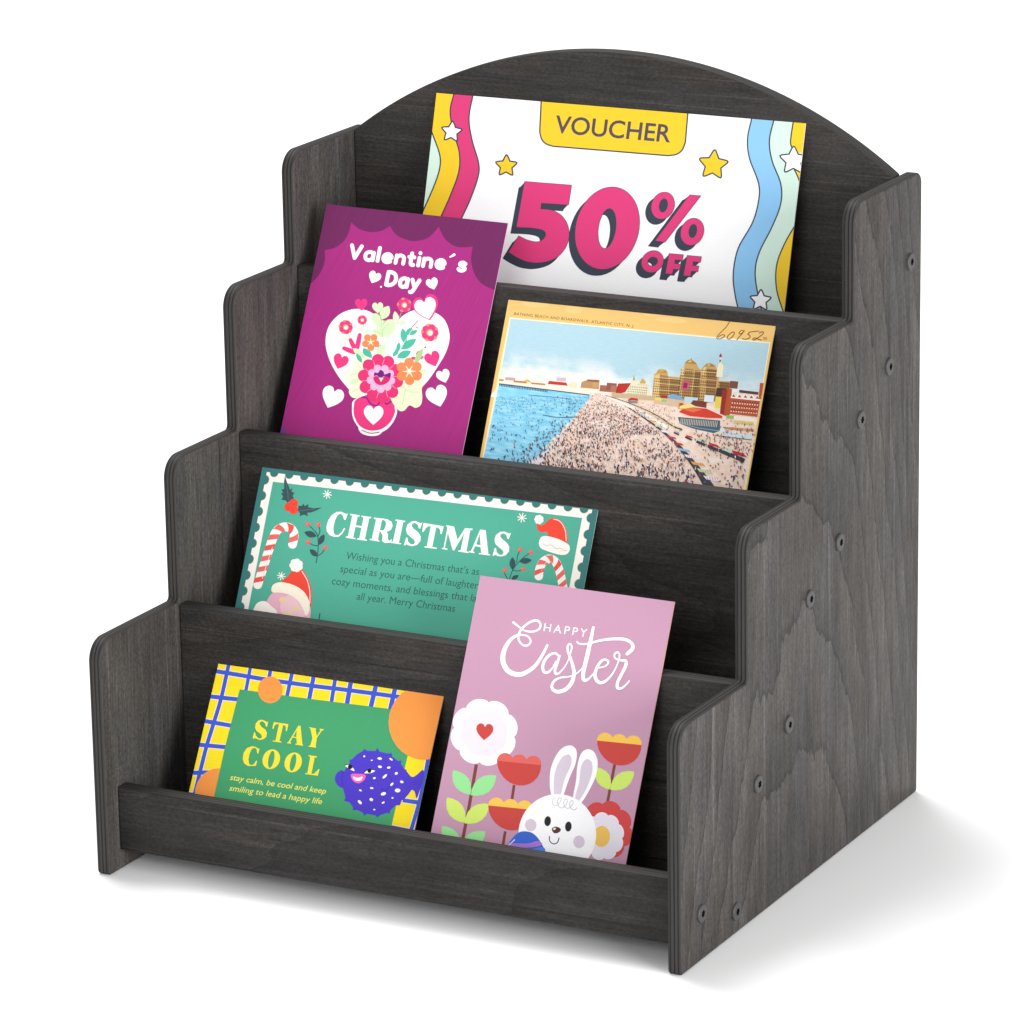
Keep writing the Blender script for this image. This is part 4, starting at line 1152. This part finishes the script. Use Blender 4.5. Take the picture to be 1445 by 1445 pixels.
for x, y, rx, ry, r in ((515, 218, 11, 11, 0), (600, 264, 11, 7, 0), (690, 243, 26, 14, .1), (818, 252, 22, 10, .6), (693, 337, 23, 14, .2), (793, 346, 20, 13, -.2), (878, 412, 18, 15, -.4), (748, 445, 34, 13, -.75), (828, 535, 24, 12, -.8), (940, 508, 21, 14, .3), (893, 605, 32, 22, 0), (630, 465, 17, 11, -.3), (600, 578, 20, 11, .1), (472, 604, 16, 10, .4), (732, 643, 31, 18, -.3), (465, 738, 29, 16, .8), (595, 708, 21, 17, .5), (835, 690, 12, 9, 0), (730, 743, 18, 10, -.4), (628, 822, 13, 8, 0)):
    A.poly('#FBF8E6', ell(x, y, rx, ry, r, 14))
A.make('motto_card', (-0.12174, 0.02752, 0.01500), 0.52909, 0.01039, YL, '#F3E3C0', 'small plaid bordered green card with a purple puffer fish, leaning left of the easter card')

# ---- pink easter card
A = Print(98.075, 141.067, (0.3858342,0.074076194,-321.6782,0.05846505,-0.34408126,392.66899,8.0097703e-05,3.6557086e-05))
PINK, WH = '#C093AC', '#FDFCFE'
A.view(690, 860, .15225)
A.text(WH, 'HAPPY', (504, 199), (902, 254), (13, -72), weight=-.004, spacing=1.35)
for pts, w in (
    ([(226, 120), (272, 155), (315, 188), (370, 204), (425, 200), (465, 178), (478, 140), (455, 106), (420, 102), (370, 122), (325, 155)], [22, 16, 14, 17, 18, 18, 18, 22, 22, 20, 20]),
    ([(325, 155), (290, 198), (272, 245), (282, 295), (320, 332), (365, 328), (386, 292), (365, 252), (325, 236)], [20, 20, 20, 18, 17, 18, 16, 16, 16]),
    ([(325, 236), (265, 238), (205, 275), (155, 345), (130, 425), (135, 500), (180, 570), (260, 602), (340, 585), (430, 518), (495, 420), (540, 332)], [16, 22, 30, 38, 44, 46, 46, 44, 38, 32, 26, 22]),
    ([(640, 425), (612, 404), (560, 422), (515, 475), (498, 535), (512, 578), (548, 580), (590, 540), (620, 480)], [20, 20, 24, 26, 26, 26, 22, 16, 12]),
    ([(655, 430), (635, 490), (612, 560), (620, 595), (650, 588), (695, 540), (730, 480), (755, 405), (768, 345), (748, 318), (728, 345), (732, 390)], [20, 24, 24, 22, 16, 12, 10, 12, 16, 18, 18, 20]),
    ([(732, 390), (755, 450), (780, 530), (788, 600), (765, 680), (710, 740), (640, 762), (595, 745)], [20, 26, 30, 34, 36, 36, 34, 30]),
    ([(595, 745), (583, 710), (605, 662), (660, 632), (740, 622), (800, 600), (850, 560), (880, 525)], [28, 26, 22, 18, 14, 12, 12, 12]),
    ([(968, 165), (942, 290), (908, 440), (876, 580), (878, 650), (912, 650), (950, 615), (985, 575)], [24, 34, 38, 36, 32, 24, 14, 12]),
    ([(815, 298), (845, 318), (920, 316), (1040, 285), (1160, 272), (1265, 278), (1325, 315), (1330, 365), (1282, 410)], [14, 16, 18, 22, 26, 28, 30, 34, 32]),
    ([(1010, 540), (1070, 528), (1105, 498), (1095, 468), (1052, 470), (1010, 520), (985, 590), (992, 645), (1030, 678), (1085, 660), (1145, 595), (1185, 520), (1208, 455)], [12, 14, 16, 20, 22, 26, 30, 32, 30, 24, 16, 12, 12]),
    ([(1208, 455), (1210, 415), (1190, 395), (1165, 415), (1170, 450), (1215, 470), (1268, 476), (1268, 520), (1235, 590), (1195, 670), (1192, 725), (1225, 730), (1262, 705), (1302, 662)], [14, 16, 18, 18, 16, 18, 26, 30, 28, 28, 28, 22, 16, 14])):
    A.line(WH, pts, w)
A.view(590, 800, .30449)
STEM, G1, G2, CR_, RD = '#7A4238', '#97DE95', '#CDE46C', '#EFE3EE', '#C64640'
A.line(STEM, [(270, 915), (240, 1090), (200, 1300)], 15, smooth=False, caps=False); A.line(STEM, [(445, 1010), (434, 1085)], 13, smooth=False, caps=False); A.line(STEM, [(404, 1225), (390, 1310)], 13, smooth=False, caps=False); A.line(STEM, [(911, 915), (877, 1095)], 13, smooth=False, caps=False)
for p, q, w, c in (((243, 1055), (162, 942), .52, G1), ((245, 1058), (362, 966), .52, G1), ((216, 1185), (134, 1068), .52, G2), ((216, 1188), (330, 1098), .52, G2), ((195, 1310), (112, 1200), .52, G1), ((195, 1315), (312, 1226), .52, G1), ((290, 1310), (360, 1285), .4, G2), ((888, 1030), (828, 928), .55, G2), ((890, 1032), (1002, 948), .52, G2)):
    A.poly(c, leaf(p, q, w))
A.poly(WH, scallop(306, 766, 157, 8, .11, .15, 1.0)); A.poly('#ECDFE8', scallop(306, 768, 112, 8, .09, .15)); A.poly(RD, heart(308, 766, 74, .08))
def tulip(x, y, r, tip):
    t = .10
    for u in (-.64, 0, .64):
        A.poly(tip, ell(x + u * r, y + u * r * t - r * .02, r * .37, r * .37))
    cup = [(x - r, y - r * t)] + [(x - r * math.cos(PI * i / 16) * 1.0 + .0, y + r * .13 * 0 + r * 1.02 * math.sin(PI * i / 16) - r * t * math.cos(PI * i / 16)) for i in range(1, 16)] + [(x + r, y + r * t)]
    A.poly(RD, cup)
tulip(468, 908, 102, '#DC665E'); tulip(428, 1115, 103, '#F4C454'); tulip(932, 814, 103, '#F4C454')
A.view(700, 1040, .15225)
A.poly('#CE4646', scallop(1010, 860, 262, 8, .13, -.1, 1.05)); A.poly('#F6E6E8', scallop(990, 920, 200, 9, .11, .1, 1.12)); A.poly('#E9E2EE', scallop(990, 920, 192, 9, .11, .1, 1.12)); A.poly('#F0C35E', ell(978, 920, 78, 98, .1))
A.blob(WH, [(515, 540), (498, 380), (520, 250), (580, 135), (650, 82), (715, 85), (748, 140), (735, 250), (680, 380), (625, 540), (600, 640)])
A.blob(WH, [(715, 560), (742, 400), (755, 260), (790, 150), (850, 112), (910, 140), (942, 230), (925, 360), (860, 500), (790, 610), (740, 640)])
A.blob('#D9CBDA', [(540, 530), (535, 400), (560, 280), (610, 190), (665, 160), (697, 190), (690, 270), (640, 380), (600, 530), (575, 600)]); A.blob('#D9CBDA', [(735, 550), (770, 420), (785, 290), (815, 220), (855, 205), (890, 240), (890, 330), (845, 460), (780, 575), (750, 600)])
A.poly(WH, ell(568, 900, 360, 372, .06, 60))
A.poly('#DACBD9', ell(322, 815, 53, 57)); A.poly('#DACBD9', ell(770, 970, 53, 58))
for x, y in ((479, 779), (671, 829)):
    A.poly('#F4ECC8', ell(x, y, 34, 49, .1)); A.poly('#1E2230', ell(x, y, 30, 46, .1))
A.blob('#5A3430', [(518, 850), (545, 830), (585, 838), (602, 860), (580, 885), (550, 892), (528, 880)]); A.poly('#F6EDEE', ell(542, 850, 14, 9, -.4))
A.line('#23242E', [(495, 920), (500, 965), (535, 990), (570, 975), (585, 935)], 9)
A.line('#C9C2CC', [(545, 565), (524, 585), (530, 625), (560, 635), (590, 605), (605, 575), (588, 562), (570, 600), (585, 645), (615, 658)], 6)
A.line('#C9C2CC', [(615, 658), (650, 625), (662, 585), (645, 572), (628, 605), (640, 650), (670, 662)], 6)
A.line('#C9C2CC', [(670, 662), (705, 630), (715, 600), (698, 588), (682, 620), (695, 660), (725, 675), (750, 655)], 6)
egg = spline([(115, 1010), (150, 940), (210, 885), (270, 873), (340, 890), (400, 950), (450, 1040), (470, 1100), (440, 1200), (90, 1200)])
A.poly('#3B66CE', egg)
A.blob('#A878D0', [(120, 985), (200, 985), (300, 985), (395, 962), (425, 1000), (330, 1022), (220, 1022), (100, 1015)])
A.blob('#4E86E8', [(150, 1040), (300, 1045), (432, 1018), (462, 1080), (440, 1180), (140, 1180)])
A.line('#C9DCF6', [(110, 1012), (172, 952)], [6, 12], smooth=False)
A.make('easter_card', (0.01011, 0.02162, 0.01500), 0.45233, 0.0, PINK, '#F0B888', 'pink easter card with white script, red tulips and a bunny')
